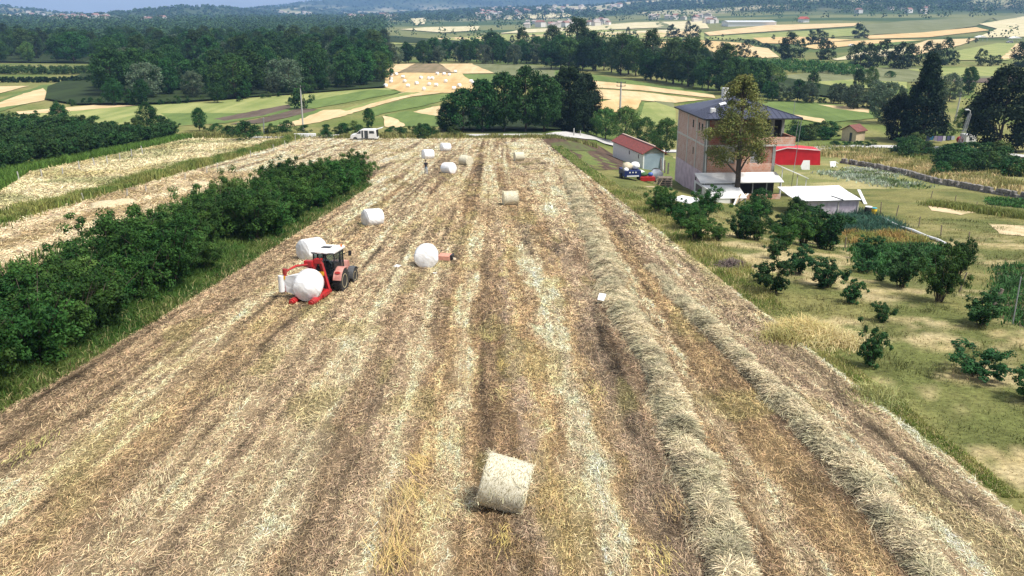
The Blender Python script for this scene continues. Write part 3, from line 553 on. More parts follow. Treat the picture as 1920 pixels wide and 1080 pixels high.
# ------------------------------------------------------------------ the valley: fields beyond the road
ST = crop_mat('crop_straw', (.62, .48, .29), (.46, .34, .18), -25, 3); ST2 = crop_mat('crop_straw_gold', (.60, .45, .24), (.46, .31, .14), -60, 3); PAL = crop_mat('crop_pale', (.6, .52, .36), (.42, .39, .22), -70, 5)
YG = crop_mat('crop_meadow', (.30, .31, .12), (.18, .22, .07), -60, 4); GR = crop_mat('crop_green', (.145, .20, .06), (.09, .135, .04), -60, 4); GG = crop_mat('crop_grey_green', (.19, .2, .11), (.12, .135, .06), -70, 5)
PL = crop_mat('crop_plough', (.14, .105, .085), (.085, .066, .05), -65, 3); BRN = crop_mat('crop_brown', (.27, .2, .13), (.15, .13, .07), -20, 3)
VALLEY = [
 (YG, [(-20, 225), (110, 208), (250, 200), (400, 192), (560, 172), (760, 165), (700, 176), (560, 196), (470, 215), (390, 232), (200, 250), (-20, 250)]), (GR, [(-20, 195), (80, 160), (180, 155), (190, 165), (100, 180), (-20, 216)]),
 (ST, [(-10, 163), (54, 162), (-10, 178)]), (ST, [(-10, 196), (40, 178), (82, 166), (90, 178), (82, 189), (40, 197), (-10, 204)]), (ST, [(30, 210), (103, 204), (175, 198), (262, 198), (190, 204), (105, 212), (34, 215)]),
 (GR, [(300, 213), (470, 213), (560, 193), (700, 168), (760, 172), (640, 195), (540, 212), (420, 232), (330, 236)]), (PL, [(400, 224), (480, 208), (540, 197), (545, 203), (490, 218), (420, 227)]), (PL, [(430, 234), (500, 220), (560, 204), (605, 206), (560, 216), (490, 232)]), (GR, [(470, 238), (540, 222), (600, 205), (612, 208), (590, 218), (525, 236)]),
 (ST, [(521, 236), (571, 222), (608, 207), (642, 206), (700, 192), (757, 173), (852, 172), (770, 182), (700, 201), (642, 219), (592, 231), (540, 239)]), (YG, [(640, 206), (700, 190), (757, 174), (790, 174), (740, 184), (690, 197), (650, 209)]), (GR, [(690, 206), (760, 186), (862, 174), (855, 183), (790, 200), (720, 213), (690, 222)]),
 (ST, [(762, 214), (800, 204), (835, 197), (850, 210), (820, 221), (790, 219)]), (GR, [(722, 216), (765, 209), (800, 215), (840, 222), (820, 238), (755, 238)]), (ST, [(718, 218), (740, 222), (760, 236), (742, 245), (722, 238)]),
 (ST2, [(721, 140), (760, 137), (866, 138), (880, 150), (907, 155), (914, 166), (890, 176), (755, 173), (720, 164)]), (BRN, [(741, 137), (782, 120), (822, 120), (850, 137)]), (ST, [(722, 138), (726, 122), (780, 120), (742, 138)]), (ST, [(824, 120.5), (885, 120), (928, 138), (866, 139), (848, 136)]),
 (GG, [(885, 121), (970, 121), (1050, 128), (1060, 152), (990, 145), (930, 139)]), (GR, [(866, 140), (930, 140), (1010, 150), (1000, 165), (905, 156), (880, 150)]),
 (GR, [(1040, 132), (1120, 142), (1210, 156), (1340, 175), (1340, 179), (1200, 161), (1100, 151), (1040, 150)]), (ST, [(1100, 151), (1200, 161), (1340, 179), (1340, 185), (1200, 170), (1100, 164)]), (ST, [(1100, 167), (1200, 173), (1320, 188), (1260, 194), (1190, 188), (1100, 186)]), (ST2, [(1105, 196), (1150, 187), (1203, 186), (1203, 191), (1188, 214), (1110, 208)]), (YG, [(1205, 194), (1240, 192), (1266, 204), (1270, 230), (1240, 240), (1192, 225)]), (GR, [(1192, 226), (1203, 192), (1209, 192), (1199, 224)]), (GG, [(1225, 190), (1262, 193), (1266, 204), (1240, 196)]),
 (GR, [(1420, 188), (1500, 190), (1650, 206), (1650, 222), (1540, 232), (1430, 212)]), (ST, [(1535, 197), (1590, 200), (1630, 206), (1630, 213), (1570, 205)]), (ST, [(1490, 216), (1545, 224), (1548, 232), (1500, 224)]),
 (GG, [(1440, 146), (1600, 128), (1720, 128), (1910, 150), (1700, 155), (1460, 162)]), (YG, [(1440, 160), (1600, 150), (1700, 155), (1700, 168), (1600, 166)]), (ST, [(1440, 154), (1500, 158), (1570, 163), (1575, 167), (1440, 160)]), (PL, [(1780, 151), (1925, 143), (1925, 154), (1800, 157)]), (ST, [(1870, 158), (1925, 153), (1925, 163), (1890, 164)]), (YG, [(1700, 131), (1925, 124), (1925, 141), (1780, 146)]),
 (YG, [(645, 86), (700, 79), (860, 71), (1100, 56), (1320, 62), (1320, 76), (1100, 70), (900, 80), (720, 85)]), (ST, [(690, 78), (860, 71), (1000, 67), (1100, 63), (1100, 66), (860, 75)]), (ST, [(1080, 64), (1180, 61), (1310, 57), (1310, 70), (1100, 70)]), (PAL, [(935, 64), (980, 56), (1060, 53), (1190, 43), (1235, 42), (1250, 52), (1100, 58)]), (PAL, [(1240, 42), (1320, 40), (1330, 54), (1270, 56)]), (GG, [(1228, 43), (1242, 42), (1275, 56), (1235, 54)]),
 (ST, [(1320, 62), (1440, 48), (1615, 44), (1600, 50), (1440, 60), (1330, 68)]), (YG, [(1320, 70), (1600, 54), (1640, 66), (1500, 74), (1330, 76)]), (GG, [(1620, 48), (1700, 40), (1860, 34), (1830, 50), (1740, 62), (1630, 66)]), (ST2, [(1620, 68), (1730, 62), (1830, 52), (1855, 58), (1740, 71), (1630, 74)]), (PAL, [(1835, 46), (1925, 31), (1925, 70), (1830, 72), (1870, 55)]), (GG, [(1860, 34), (1925, 26), (1925, 32), (1870, 40)]), (ST, [(1700, 90), (1740, 76), (1835, 73), (1800, 86), (1715, 105)]),
 (ST2, [(1500, 88), (1560, 80), (1640, 76), (1735, 76), (1640, 83), (1530, 93)]), (PAL, [(1560, 112), (1620, 98), (1700, 90), (1695, 104), (1570, 114)]), (GR, [(1640, 83), (1735, 76), (1640, 92)]), (YG, [(1790, 97), (1870, 82), (1925, 82), (1925, 90), (1890, 114), (1790, 114)]), (ST, [(1905, 83), (1925, 83), (1925, 104), (1885, 113), (1875, 111)]),
 (ST2, [(1195, 90), (1240, 80), (1300, 76), (1400, 82), (1440, 100), (1430, 109), (1340, 104), (1200, 107)]), (BRN, [(1275, 84), (1300, 84), (1310, 96), (1280, 99)]), (ST, [(1380, 84), (1440, 92), (1460, 108), (1430, 110)]), (YG, [(1160, 82), (1230, 77), (1250, 79), (1180, 92)]), (ST2, [(1410, 72), (1500, 70), (1600, 76), (1500, 84), (1430, 82)]),
 (PAL, [(585, 46), (680, 41), (672, 46), (590, 51)]), (PAL, [(750, 56), (800, 52), (900, 50), (895, 58), (830, 62)]), (PAL, [(770, 36), (800, 34), (796, 46), (780, 48)]), (PAL, [(975, 32), (1060, 26), (1080, 32), (1000, 36)]), (PAL, [(320, 67), (410, 66), (405, 72), (330, 71)]), (PAL, [(1120, 62), (1310, 55), (1310, 58), (1150, 64)]), (ST, [(515, 97), (535, 96), (533, 102), (516, 102)]), (PAL, [(640, 33), (760, 30), (740, 37), (650, 38)]), (PAL, [(1020, 76), (1040, 77), (1036, 83), (1020, 83)]), (PAL, [(5, 28), (24, 29), (22, 36), (8, 36)]),
]
NM = {'crop_green': 'green_field', 'crop_meadow': 'hay_meadow', 'crop_plough': 'ploughed_field', 'crop_brown': 'fallow_field', 'crop_grey_green': 'pasture', 'crop_straw': 'stubble_field', 'crop_straw_gold': 'grain_field', 'crop_pale': 'pale_field'}
for i, (m, q) in enumerate(VALLEY): patch(NM[m.name], q, m, .05+.0016*i, step=6 if q[0][1] > 60 else 3, jit=.15)
# dark strip under the tree belts
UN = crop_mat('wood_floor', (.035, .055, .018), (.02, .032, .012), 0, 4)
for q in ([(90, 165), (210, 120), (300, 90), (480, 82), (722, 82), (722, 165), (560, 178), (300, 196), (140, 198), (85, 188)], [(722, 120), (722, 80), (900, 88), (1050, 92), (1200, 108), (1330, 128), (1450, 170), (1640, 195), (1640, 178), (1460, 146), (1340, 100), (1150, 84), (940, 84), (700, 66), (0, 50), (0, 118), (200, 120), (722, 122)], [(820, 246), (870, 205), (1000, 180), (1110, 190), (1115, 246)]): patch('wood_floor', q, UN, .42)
# the road at the end of the field
def strip(name, path, w, m, off, th=0, **kw):
    A = [Vector((x, y)) for x, y in path]; L, R = [], []
    for i, p in enumerate(A):
        d = (A[min(i+1, len(A)-1)]-A[max(i-1, 0)]).normalized(); n = Vector((-d.y, d.x))*w/2; L.append(p+n); R.append(p-n)
    poly = [tuple(p) for p in L]+[tuple(p) for p in reversed(R)]; return patch(name, poly, m, off, world=True, step=4, **kw)
M_ROAD = mat('pale_concrete_road', (.54, .53, .53), .85, (.43, .42, .41), .6)
road = [tuple(P(px, py))[:2] for px, py in [(470, 258), (560, 257), (640, 256), (720, 256), (800, 255.5), (860, 255.3), (920, 255), (960, 254.8), (1000, 254.6), (1040, 254.6), (1080, 255), (1100, 257), (1120, 261), (1150, 272)]]+[tuple(P(px, py))[:2] for px, py in [(1240, 285), (1400, 285), (1600, 276), (1720, 277), (1800, 280), (1930, 296)]]
strip('road', road, 4.2, M_ROAD, .16)
# ------------------------------------------------------------------ foliage
def leaf_quads(c, nrm, sz, col, asp=.55):
    n = len(c); nrm = nrm/np.maximum(np.linalg.norm(nrm, axis=1, keepdims=True), 1e-6); r = rng.normal(size=(n, 3)); t = np.cross(nrm, r); t /= np.maximum(np.linalg.norm(t, axis=1, keepdims=True), 1e-6)
    b = np.cross(nrm, t); t = t*sz[:, None]; b = b*(sz*asp)[:, None]
    v = np.stack([c-t, c-b+t*.15, c+t, c+b+t*.15], 1).reshape(-1, 3); return v, np.arange(4*n).reshape(n, 4), np.repeat(np.clip(col, 0, 1), 4, 0)
def crown_cloud(cl, cr, per, sz, c1, c2, up=.35, flat=.8, j=.22):
    """leaves in shells round the clump centres CL of radius CR; every clump has its own tone"""
    k = len(cl); n = k*per; ci = np.repeat(np.arange(k), per); d = rng.normal(size=(n, 3)); d /= np.linalg.norm(d, axis=1, keepdims=True); d[:, 2] *= flat
    c = cl[ci]+d*(cr[ci]*rng.uniform(.45, 1.1, n))[:, None]; nrm = d+rng.normal(0, .45, (n, 3)); nrm[:, 2] += up
    tone = mixc(c1, c2, rng.uniform(0, 1, k))[ci]; return leaf_quads(c, nrm, rng.uniform(.7, 1.3, n)*sz, jcol(tone, n, j, .1))
PROF = {'round': lambda t: np.sqrt(np.clip(1-(2*t-.95)**2, .02, 1)), 'oval': lambda t: np.clip(np.sin(np.pi*(t*.86+.1))**.75, .05, 1), 'cone': lambda t: np.clip(1.02-t, .04, 1)**.75*np.clip(t*7+.35, 0, 1), 'poplar': lambda t: np.clip(np.sin(np.pi*(t*.9+.08))**.5, .08, 1), 'feather': lambda t: np.clip((1-t)**.55*(.55+1.6*np.minimum(t, .32)), .06, 1)}
def make_tree(name, H, R, z0, prof, ncl, per, leaf, c1, c2, crf=.17, trunk=None, gap=.0, lean=0):
    """prototype: an Empty with trunk and crown"""
    root = empty(name, (0, 0, 0)); f = PROF[prof]; t = rng.uniform(0, 1, ncl)**.9; a = rng.uniform(0, 2*np.pi, ncl)+np.arange(ncl)*2.4; lob = .75+.5*vnoise(np.cos(a)*1.3+5, t*4+np.sin(a)*1.3, int(rng.integers(1000)))
    r = R*f(t)*lob*np.sqrt(rng.uniform(.25, 1, ncl)); cl = np.stack([np.cos(a)*r+lean*t*R, np.sin(a)*r, z0+(H-z0)*t*.97], 1); cr = crf*H*.5*rng.uniform(.65, 1.3, ncl)*(.55+.6*f(t))
    v, fc, c = crown_cloud(cl, cr, per, leaf, c1, c2); tr = trunk or H*.022
    m = MB(); m.tube([(0, 0, -.3), (R*.03, 0, z0*.6), (lean*R*.3, R*.02, z0+(H-z0)*.35), (lean*R*.7, 0, z0+(H-z0)*.8)], [tr*1.35, tr, tr*.62, tr*.2], 7)
    for i in rng.choice(ncl, min(9, ncl), replace=False):
        q = cl[i]; b = Vector((lean*R*.15, 0, max(z0*.7, q[2]-.28*H*.8))); m.tube([b, b.lerp(Vector(q), .55)+Vector((0, 0, .03*H)), Vector(q)], [tr*.45, tr*.3, tr*.1], 5)
    m.build('trunk', M_BARK, root, smooth=True); link('crown', np_mesh('crown', v, fc, c), M_LEAF, root); return root
def make_bush(name, H, spread, nst, per, leaf, c1, c2, low=.25, dens=1.0, cr=.3):
    root = empty(name, (0, 0, 0)); m = MB(); cl, rr = [], []
    for i in range(nst):
        az = 2*math.pi*i/nst+rng.normal(0, .3); ln = H*rng.uniform(.7, 1.08); lean = rng.uniform(.1, 1)*spread; p = [Vector((0, 0, -.1))]; d = Vector((math.cos(az)*lean*.5, math.sin(az)*lean*.5, 1)).normalized()
        for k in range(4): p.append(p[-1]+d*ln/4); d = (d+Vector((math.cos(az)*lean*.22, math.sin(az)*lean*.22, rng.normal(0, .05)))).normalized()
        p = [q+Vector((math.cos(az), math.sin(az), 0))*.12 for q in p]; m.tube(p, [.035*H/3, .03*H/3, .022*H/3, .014*H/3, .006*H/3], 5)
        for k in range(int(7*dens)):
            t = low+(1-low)*rng.uniform(0, 1)**.8; s = t*4; i0 = min(int(s), 3); q = p[i0].lerp(p[i0+1], s-i0)
            cl.append(np.array(q)+rng.normal(0, .1*H, 3)*np.array((1, 1, .6))); rr.append(cr*rng.uniform(.6, 1.25)*H/3)
    cl = np.array(cl); cl[:, 2] = np.maximum(cl[:, 2], .12*H*low*2); v, f, c = crown_cloud(cl, np.array(rr), per, leaf, c1, c2, up=.7)
    m.build('stem', M_BARK, root); link('foliage', np_mesh('foliage', v, f, c), M_LEAF, root); return root
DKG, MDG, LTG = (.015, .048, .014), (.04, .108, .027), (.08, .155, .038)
ALLP = []
def proto(lst): ALLP.extend(lst); return lst
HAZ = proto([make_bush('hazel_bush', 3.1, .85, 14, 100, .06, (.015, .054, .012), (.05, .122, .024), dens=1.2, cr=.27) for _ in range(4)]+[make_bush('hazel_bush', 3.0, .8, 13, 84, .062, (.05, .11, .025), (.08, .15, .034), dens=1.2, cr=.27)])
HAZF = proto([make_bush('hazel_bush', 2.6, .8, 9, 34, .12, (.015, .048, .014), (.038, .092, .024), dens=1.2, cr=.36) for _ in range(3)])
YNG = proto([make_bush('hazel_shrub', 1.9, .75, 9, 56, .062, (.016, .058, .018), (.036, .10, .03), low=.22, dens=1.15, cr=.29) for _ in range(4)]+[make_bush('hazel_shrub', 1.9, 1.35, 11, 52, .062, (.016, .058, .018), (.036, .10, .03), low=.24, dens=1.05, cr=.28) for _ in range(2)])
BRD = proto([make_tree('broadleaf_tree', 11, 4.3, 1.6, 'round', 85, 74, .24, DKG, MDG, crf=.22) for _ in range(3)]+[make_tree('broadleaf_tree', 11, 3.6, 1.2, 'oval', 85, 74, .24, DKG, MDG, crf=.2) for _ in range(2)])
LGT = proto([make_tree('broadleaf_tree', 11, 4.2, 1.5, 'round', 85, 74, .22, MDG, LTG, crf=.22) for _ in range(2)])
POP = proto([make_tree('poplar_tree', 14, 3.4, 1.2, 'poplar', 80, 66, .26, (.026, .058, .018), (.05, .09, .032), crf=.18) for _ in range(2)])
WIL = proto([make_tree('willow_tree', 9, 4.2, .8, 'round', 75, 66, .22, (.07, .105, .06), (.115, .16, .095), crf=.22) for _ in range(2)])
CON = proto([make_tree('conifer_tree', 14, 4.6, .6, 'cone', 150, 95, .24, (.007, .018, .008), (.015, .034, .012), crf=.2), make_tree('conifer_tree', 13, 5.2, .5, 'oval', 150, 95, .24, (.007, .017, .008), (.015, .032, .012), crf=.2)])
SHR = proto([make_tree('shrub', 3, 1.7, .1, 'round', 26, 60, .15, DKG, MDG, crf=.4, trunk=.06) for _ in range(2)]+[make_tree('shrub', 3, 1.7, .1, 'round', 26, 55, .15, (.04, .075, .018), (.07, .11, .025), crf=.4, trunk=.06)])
FARP = []
for kx, (h, r, c1, c2) in enumerate([(11, 4.4, (.016, .036, .014), (.03, .058, .022)), (12, 3.6, (.02, .042, .016), (.036, .064, .026)), (8, 4.2, (.07, .1, .065), (.10, .135, .09))]):
    ncl = 34; t = rng.uniform(0, 1, ncl); a = rng.uniform(0, 6.28, ncl); rr = r*PROF['round'](t)*np.sqrt(rng.uniform(.3, 1, ncl)); cl = np.stack([np.cos(a)*rr, np.sin(a)*rr, .6+(h-.6)*t*.95], 1)
    v, f, c = crown_cloud(cl, h*.13*rng.uniform(.7, 1.3, ncl), 42, .4, c1, c2); m = MB(); m.tube([(0, 0, -.4), (0, 0, h*.5)], [.25, .12], 6); to = m.build('tmp', M_BARK)
    tv = np.array([tuple(q.co) for q in to.data.vertices]); tf = np.array([tuple(p.vertices) for p in to.data.polygons if len(p.vertices) == 4]); bpy.data.objects.remove(to)
    o = link('far_tree', np_mesh('far_tree', np.concatenate([v, tv]), np.concatenate([f, tf+len(v)]), np.concatenate([c, np.tile((.06, .045, .035), (len(tv), 1))])), M_LEAF); ALLP.append(o); FARP.append(o)
USED = set()
def put(protos, loc, H, h0, wf=1.0, label=None, cat='tree', group=None, name=None, rz=None, k=None):
    p = protos[int(rng.integers(len(protos)))] if k is None else protos[k]
    if p.name in USED: o = copy_tree(p)
    else: o = p; USED.add(p.name)
    s = H/h0; o.location = loc; o.rotation_euler = (0, 0, rng.uniform(0, 6.28) if rz is None else rz); o.scale = (s*wf, s*wf, s)
    for key in ('label', 'category', 'group'):
        if key in o: del o[key]
    if name: o.name = name
    return tag(o, label, cat, group)
def pxtree(protos, h0, px, py, hpx, wf=1.0, dz=0, **kw):
    p = P(px, py); Z = p.y*CP-(p.z-CAMZ)*SP; return put(protos, p+Vector((0, 0, dz)), hpx*Z/F/.97, h0, wf, **kw)

# hazel grove on the left of the mown field
for j in range(31):
    for i in range(3):
        y = 19.5+j*2.06+rng.normal(0, .3); x = float(np.interp(y, [18, 25, 40, 60, 82], [-17.1, -16.3, -15.5, -14.8, -14.3]))-i*2.05+rng.normal(0, .3)
        if y > 81.5 or rng.uniform() < .03 or (i == 0 and (44 < y < 50 or y < 21)): continue
        H = rng.uniform(2.0, 3.8)*np.interp(y, [18, 60, 82], [1.06, .95, .9])
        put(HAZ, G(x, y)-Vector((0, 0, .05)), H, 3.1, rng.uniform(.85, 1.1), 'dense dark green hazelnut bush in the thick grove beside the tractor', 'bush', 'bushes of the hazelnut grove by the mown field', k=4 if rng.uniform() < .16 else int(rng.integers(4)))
# fenced hazel orchard further left
cnt = 0
for j in range(33):
    for i in range(7):
        y = 58+j*2.75+rng.normal(0, .4); x = float(np.interp(y, [30, 75, 92, 140, 150], [-44.5, -47, -54, -56, -56.5]))-i*2.7+rng.normal(0, .4)
        if -.63*y-3 > x or (x < -67 and y < 112) or cnt > 150: continue
        cnt += 1; put(HAZF, G(x, y), rng.uniform(2.1, 3.0), 2.6, 1.05, 'hazelnut bush in the fenced orchard behind the row of pale posts', 'bush', 'bushes of the fenced hazelnut orchard')
for j in range(26):
    for i in range(5):
        y = 92+j*3+rng.normal(0, .4); x = -75-i*3.3+rng.normal(0, .4)
        if -.63*y-3 > x or y > 158: continue
        put(HAZF, G(x, y), rng.uniform(2.8, 3.9), 2.6, 1.1, 'tall hazelnut bush in the overgrown orchard past the narrow straw strip', 'bush', 'bushes of the overgrown far orchard')
# young orchard: every shrub has its own words
SHRUBS = [
 (1632, 690, 78, .62, 3, 'upright dark hazel shrub with bare lower stems, first beyond the lone green grass clump'), (1832, 708, 62, 1.25, 4, 'wide V-shaped hazel shrub spreading over the lower orchard lawn'), (1925, 752, 62, .9, 0, 'hazel shrub cut off by the frame edge at the lower orchard'),
 (1655, 605, 40, .85, 1, 'small low hazel shrub just beyond the dry grass clump'), (1838, 612, 66, 1.0, 2, 'hazel shrub under the leaning dark post'), (1450, 552, 62, .95, 0, 'bushy hazel shrub at the field side, between the brush pile and the dry grass clump'),
 (1597, 570, 48, .85, 3, 'sparse hazel shrub with a small sprig beside it, in the orchard centre'), (1548, 540, 56, 1.05, 1, 'rounded hazel shrub in the second orchard row, uphill of the sparse one'), (1497, 515, 52, .9, 2, 'tight hazel shrub in the orchard between the rounded one and the field verge'),
 (1452, 487, 42, .75, 3, 'slim two-stemmed young hazel shrub on a bare tan patch'), (1388, 448, 48, .85, 1, 'compact hazel shrub on the tan patch below the big bush row'), (1405, 446, 22, .9, 0, 'tiny hazel sprig beside the compact shrub on the tan patch'),
 (1630, 490, 44, .95, 0, 'dark hazel shrub at the corner of the bean bed'), (1618, 512, 30, 1.1, 5, 'low flat hazel shrub below the corner of the bean bed'), (1688, 540, 78, .85, 2, 'tall loose hazel shrub along the bean bed edge'), (1650, 528, 16, 1.0, 1, 'tiny dark sapling on a bare spot of the orchard'),
 (1542, 468, 75, .9, 1, 'tall dark shrub at the near end of the leek bed'), (1425, 532, 28, .9, 3, 'little hazel shrub half behind the bushy one at the field side'), (1510, 430, 45, 1.2, 0, 'dark undergrowth shrub under the walnut trees'), (1462, 440, 40, 1.2, 1, 'low shrub in the shade of the walnut trees')]
for px, py, h, w, k, lb in SHRUBS: pxtree(YNG, 1.9, px, py, h*1.1, w*1.12, label=lb, cat='shrub', k=k, name='hazel_shrub')
BIGB = [(1232, 400, 48, 1.0, 'hazel bush nearest to the pallet stack, first of the row along the field'), (1262, 408, 42, 1.1, 'hazel bush second in the row along the field, before the white sheet'), (1305, 452, 58, 1.25, 'broad dark hazel bush at the low end of the row along the field'), (1280, 430, 48, 1.1, 'dark hazel bush in the middle of the row along the field'), (1325, 408, 58, 1.0, 'hazel bush in front of the white sheet by the lean-to'), (1760, 568, 108, .78, 'very dark tall dense bush at the garden fence'), (1795, 520, 80, .8, 'dark tall bush standing behind the very dense one at the garden fence')]
BIGB += [(1300, 425, 50, 1.15, 'round hazel bush in the second line of the bush row below the lean-to'), (1400, 425, 50, 1.1, 'dark hazel bush between the plank heap and the walnut tree'), (1470, 470, 52, 1.0, 'dark hazel bush below the walnut trunk'), (1505, 462, 70, 1.0, 'dark tall hazel bush between the walnut and the round fruit tree'), (1418, 452, 46, 1.2, 'hazel bush below the plank heap, in the lower line of the bush row'), (1545, 462, 62, .9, 'dark hazel bush leaning over the near corner of the leek bed'), (1345, 452, 34, 1.2, 'low hazel bush on the tan ground between two lines of bushes'), (1245, 388, 40, 1.1, 'hazel bush in the upper end of the bush row, closest to the red cart')]
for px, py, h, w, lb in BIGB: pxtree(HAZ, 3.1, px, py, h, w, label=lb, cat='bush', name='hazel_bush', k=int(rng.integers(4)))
pxtree(LGT, 11, 1838, 545, 115, .75, label='loose pale leaved apple tree on a slanting stem behind the garden fence', cat='tree', name='apple_tree')
pxtree(LGT, 11, 1452, 440, 136, 1.08, label='bright green walnut tree in front of the white canopy', cat='tree', name='walnut_tree', k=0); pxtree(LGT, 11, 1524, 470, 132, .88, label='darker round fruit tree before the white plastic greenhouse', cat='tree', name='fruit_tree', k=1)
pxtree(BRD, 11, 1425, 415, 60, 1.0, label='dark small tree beside the walnut tree, by the plank heap', cat='tree', k=0); pxtree(BRD, 11, 1490, 432, 62, .9, label='dark small tree between the walnut and the round fruit tree', cat='tree', k=1)
# tall feathery tree before the brick house
TALL = make_tree('locust_tree', 11, 3.0, 3.3, 'feather', 135, 125, .085, (.11, .125, .035), (.20, .20, .06), crf=.12, trunk=.21); TALL.name = 'locust_tree'; ALLP.append(TALL)
pxtree([TALL], 11, 1379, 376, 224, 1.14, label='tall feathery olive green tree standing before the brick house', cat='tree', name='locust_tree', k=0, rz=.4)
# dark clump behind the road, middle of the picture
for px, py, h, w, pr, lb in [(838, 247, 52, 1.1, BRD, 'lowest dark tree at the van side end of the clump behind the road'), (868, 248, 78, 1.0, BRD, 'dark tree second from the van side in the clump behind the road'), (905, 248, 94, .95, BRD, 'dark broad tree third from the van side in the clump behind the road'), (945, 247, 105, .9, BRD, 'tall dark tree in the van side half of the clump behind the road'), (985, 247, 114, .85, BRD, 'tall dark tree in the very middle of the clump behind the road'), (1020, 247, 100, .85, BRD, 'dark tree in the notch beside the tallest tree of the clump behind the road'), (1068, 246, 124, .95, CON, 'tallest near black tree of the clump behind the road'), (1095, 246, 112, .7, CON, 'near black tree ending the clump behind the road beside the double pole')]:
    pxtree(pr, 14 if pr is CON else 11, px, py, h, w, label=lb, k=1 if pr is CON else None)
for px, py, h, w, lb in [(1135, 262, 58, 1.0, 'bright green round tree behind the dug plot'), (1172, 268, 66, 1.0, 'bright green tree over the far gable of the red roofed garage'), (1208, 274, 52, 1.0, 'bright green tree behind the garage roof'), (1248, 290, 66, .9, 'bright green tree between the garage and the brick house'), (1232, 282, 40, 1.0, 'small green tree behind the garage ridge'), (1118, 255, 34, .8, 'thin brownish tree at the end of the dug plot')]: pxtree(LGT, 11, px, py, h, w, label=lb)
# single trees in the meadows on the left
for px, py, h, w, pr, h0, lb in [(277, 240, 46, 1.0, BRD, 11, 'round dark tree standing in the hedge before the pale meadow'), (375, 246, 42, .8, BRD, 11, 'spiky topped dark tree at the end of the hedge by the ploughed strips'), (113, 238, 42, 1.2, BRD, 11, 'dark spreading tree in the hedge near the straw strip'), (462, 264, 34, 1.2, SHR, 3, 'near black round bush beside the leaning grey post'), (571, 205, 44, .82, SHR, 3, 'dense egg shaped dark bush behind the tall pale pole'), (545, 199, 15, .9, SHR, 3, 'tiny bush beside the egg shaped dark bush'), (510, 178, 33, .8, WIL, 9, 'silvery round willow at the wood edge'), (536, 177, 20, 1, SHR, 3, 'dark bush beside the silvery willow'), (692, 240, 36, .85, BRD, 11, 'dark round tree behind the white van'), (665, 243, 16, 1.2, SHR, 3, 'low bush behind the front of the white van'), (68, 219, 11, 1.0, SHR, 3, 'lone small bush in the pale meadow')]: pxtree(pr, h0, px, py, h, w, label=lb, cat='bush' if pr is SHR else 'tree')
# hedge shrubs along the road and lanes
for k in range(40):
    px = rng.uniform(380, 700) if k < 22 else rng.uniform(720, 880); py = 256+rng.normal(0, 2.5)-(k < 22)*6*rng.uniform(0, 1); pxtree(SHR, 3, px, py, rng.uniform(10, 20), 1.2, label='low green bush of the roadside hedge behind the field', cat='bush', group='bushes of the roadside hedge')
for k in range(26): pxtree(SHR, 3, rng.uniform(80, 350), rng.uniform(243, 252), rng.uniform(14, 26), 1.2, label='dark green bush in the hedge behind the fenced hazelnut orchard', cat='bush', group='bushes of the orchard hedge')
for k in range(30):
    t = rng.uniform(.3, 1); pxtree(SHR, 3, 1520+t*400, 274+t*34+rng.normal(0, 4)+8*(t > .6), rng.uniform(16, 32), 1.25, label='bush of the hedge between the dry grass belt and the lane', cat='bush', group='bushes of the lane hedge')
for k in range(16): pxtree(SHR, 3, rng.uniform(1480, 1568), rng.uniform(248, 266), rng.uniform(16, 28), 1.2, label='green bush in the thicket between the brick house and the cream cottage', cat='bush', group='bushes beside the cream cottage')
for k in range(16): pxtree(SHR, 3, rng.uniform(1760, 1930), rng.uniform(300, 335), rng.uniform(26, 40), 1.2, label='dark rounded bush in the thicket behind the lattice mast', cat='bush', group='bushes behind the lattice mast')
for k in range(8): pxtree(SHR, 3, 1560+k*11+rng.normal(0, 2), 274+rng.normal(0, 1), rng.uniform(7, 11), 1.4, label='low bush at the foot of the cream cottage', cat='bush', group='low bushes before the cream cottage')
# conifers and neighbours on the right
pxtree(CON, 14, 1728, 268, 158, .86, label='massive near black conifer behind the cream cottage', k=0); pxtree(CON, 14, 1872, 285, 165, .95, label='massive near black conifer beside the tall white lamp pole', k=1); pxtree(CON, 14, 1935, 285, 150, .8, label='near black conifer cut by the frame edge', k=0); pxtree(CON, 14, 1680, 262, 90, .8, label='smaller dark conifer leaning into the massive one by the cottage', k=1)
for px, py, h, w, pr, h0, lb in [(1662, 232, 75, .9, WIL, 9, 'large grey green willow before the massive conifer'), (1600, 205, 45, .9, WIL, 9, 'greyish willow at the end of the tree belt'), (1640, 205, 52, .9, WIL, 9, 'greyish willow second from the massive conifer'), (1522, 178, 42, .7, BRD, 11, 'narrow dark tree rising from the low hedge'), (1608, 172, 40, .8, BRD, 11, 'dark tree with a bushy top behind the grey willows'), (1632, 168, 40, .8, LGT, 11, 'green tree between the willows and the massive conifer'), (1668, 146, 12, 1.2, SHR, 3, 'low dark bush alone in the grey green field'), (1815, 178, 50, .9, BRD, 11, 'round green tree between the two massive conifers'), (1780, 190, 50, .9, WIL, 9, 'hazy green willow beside the massive conifer'), (1770, 262, 30, 1.1, SHR, 3, 'dark bush right of the massive conifer trunk'), (1840, 240, 60, .8, LGT, 11, 'green tree behind the lattice mast'), (1805, 245, 40, 1.0, LGT, 11, 'light green low tree by the tall white lamp pole')]: pxtree(pr, h0, px, py, h, w, label=lb.replace(' right of', ' beside'), cat='bush' if pr is SHR else 'tree')
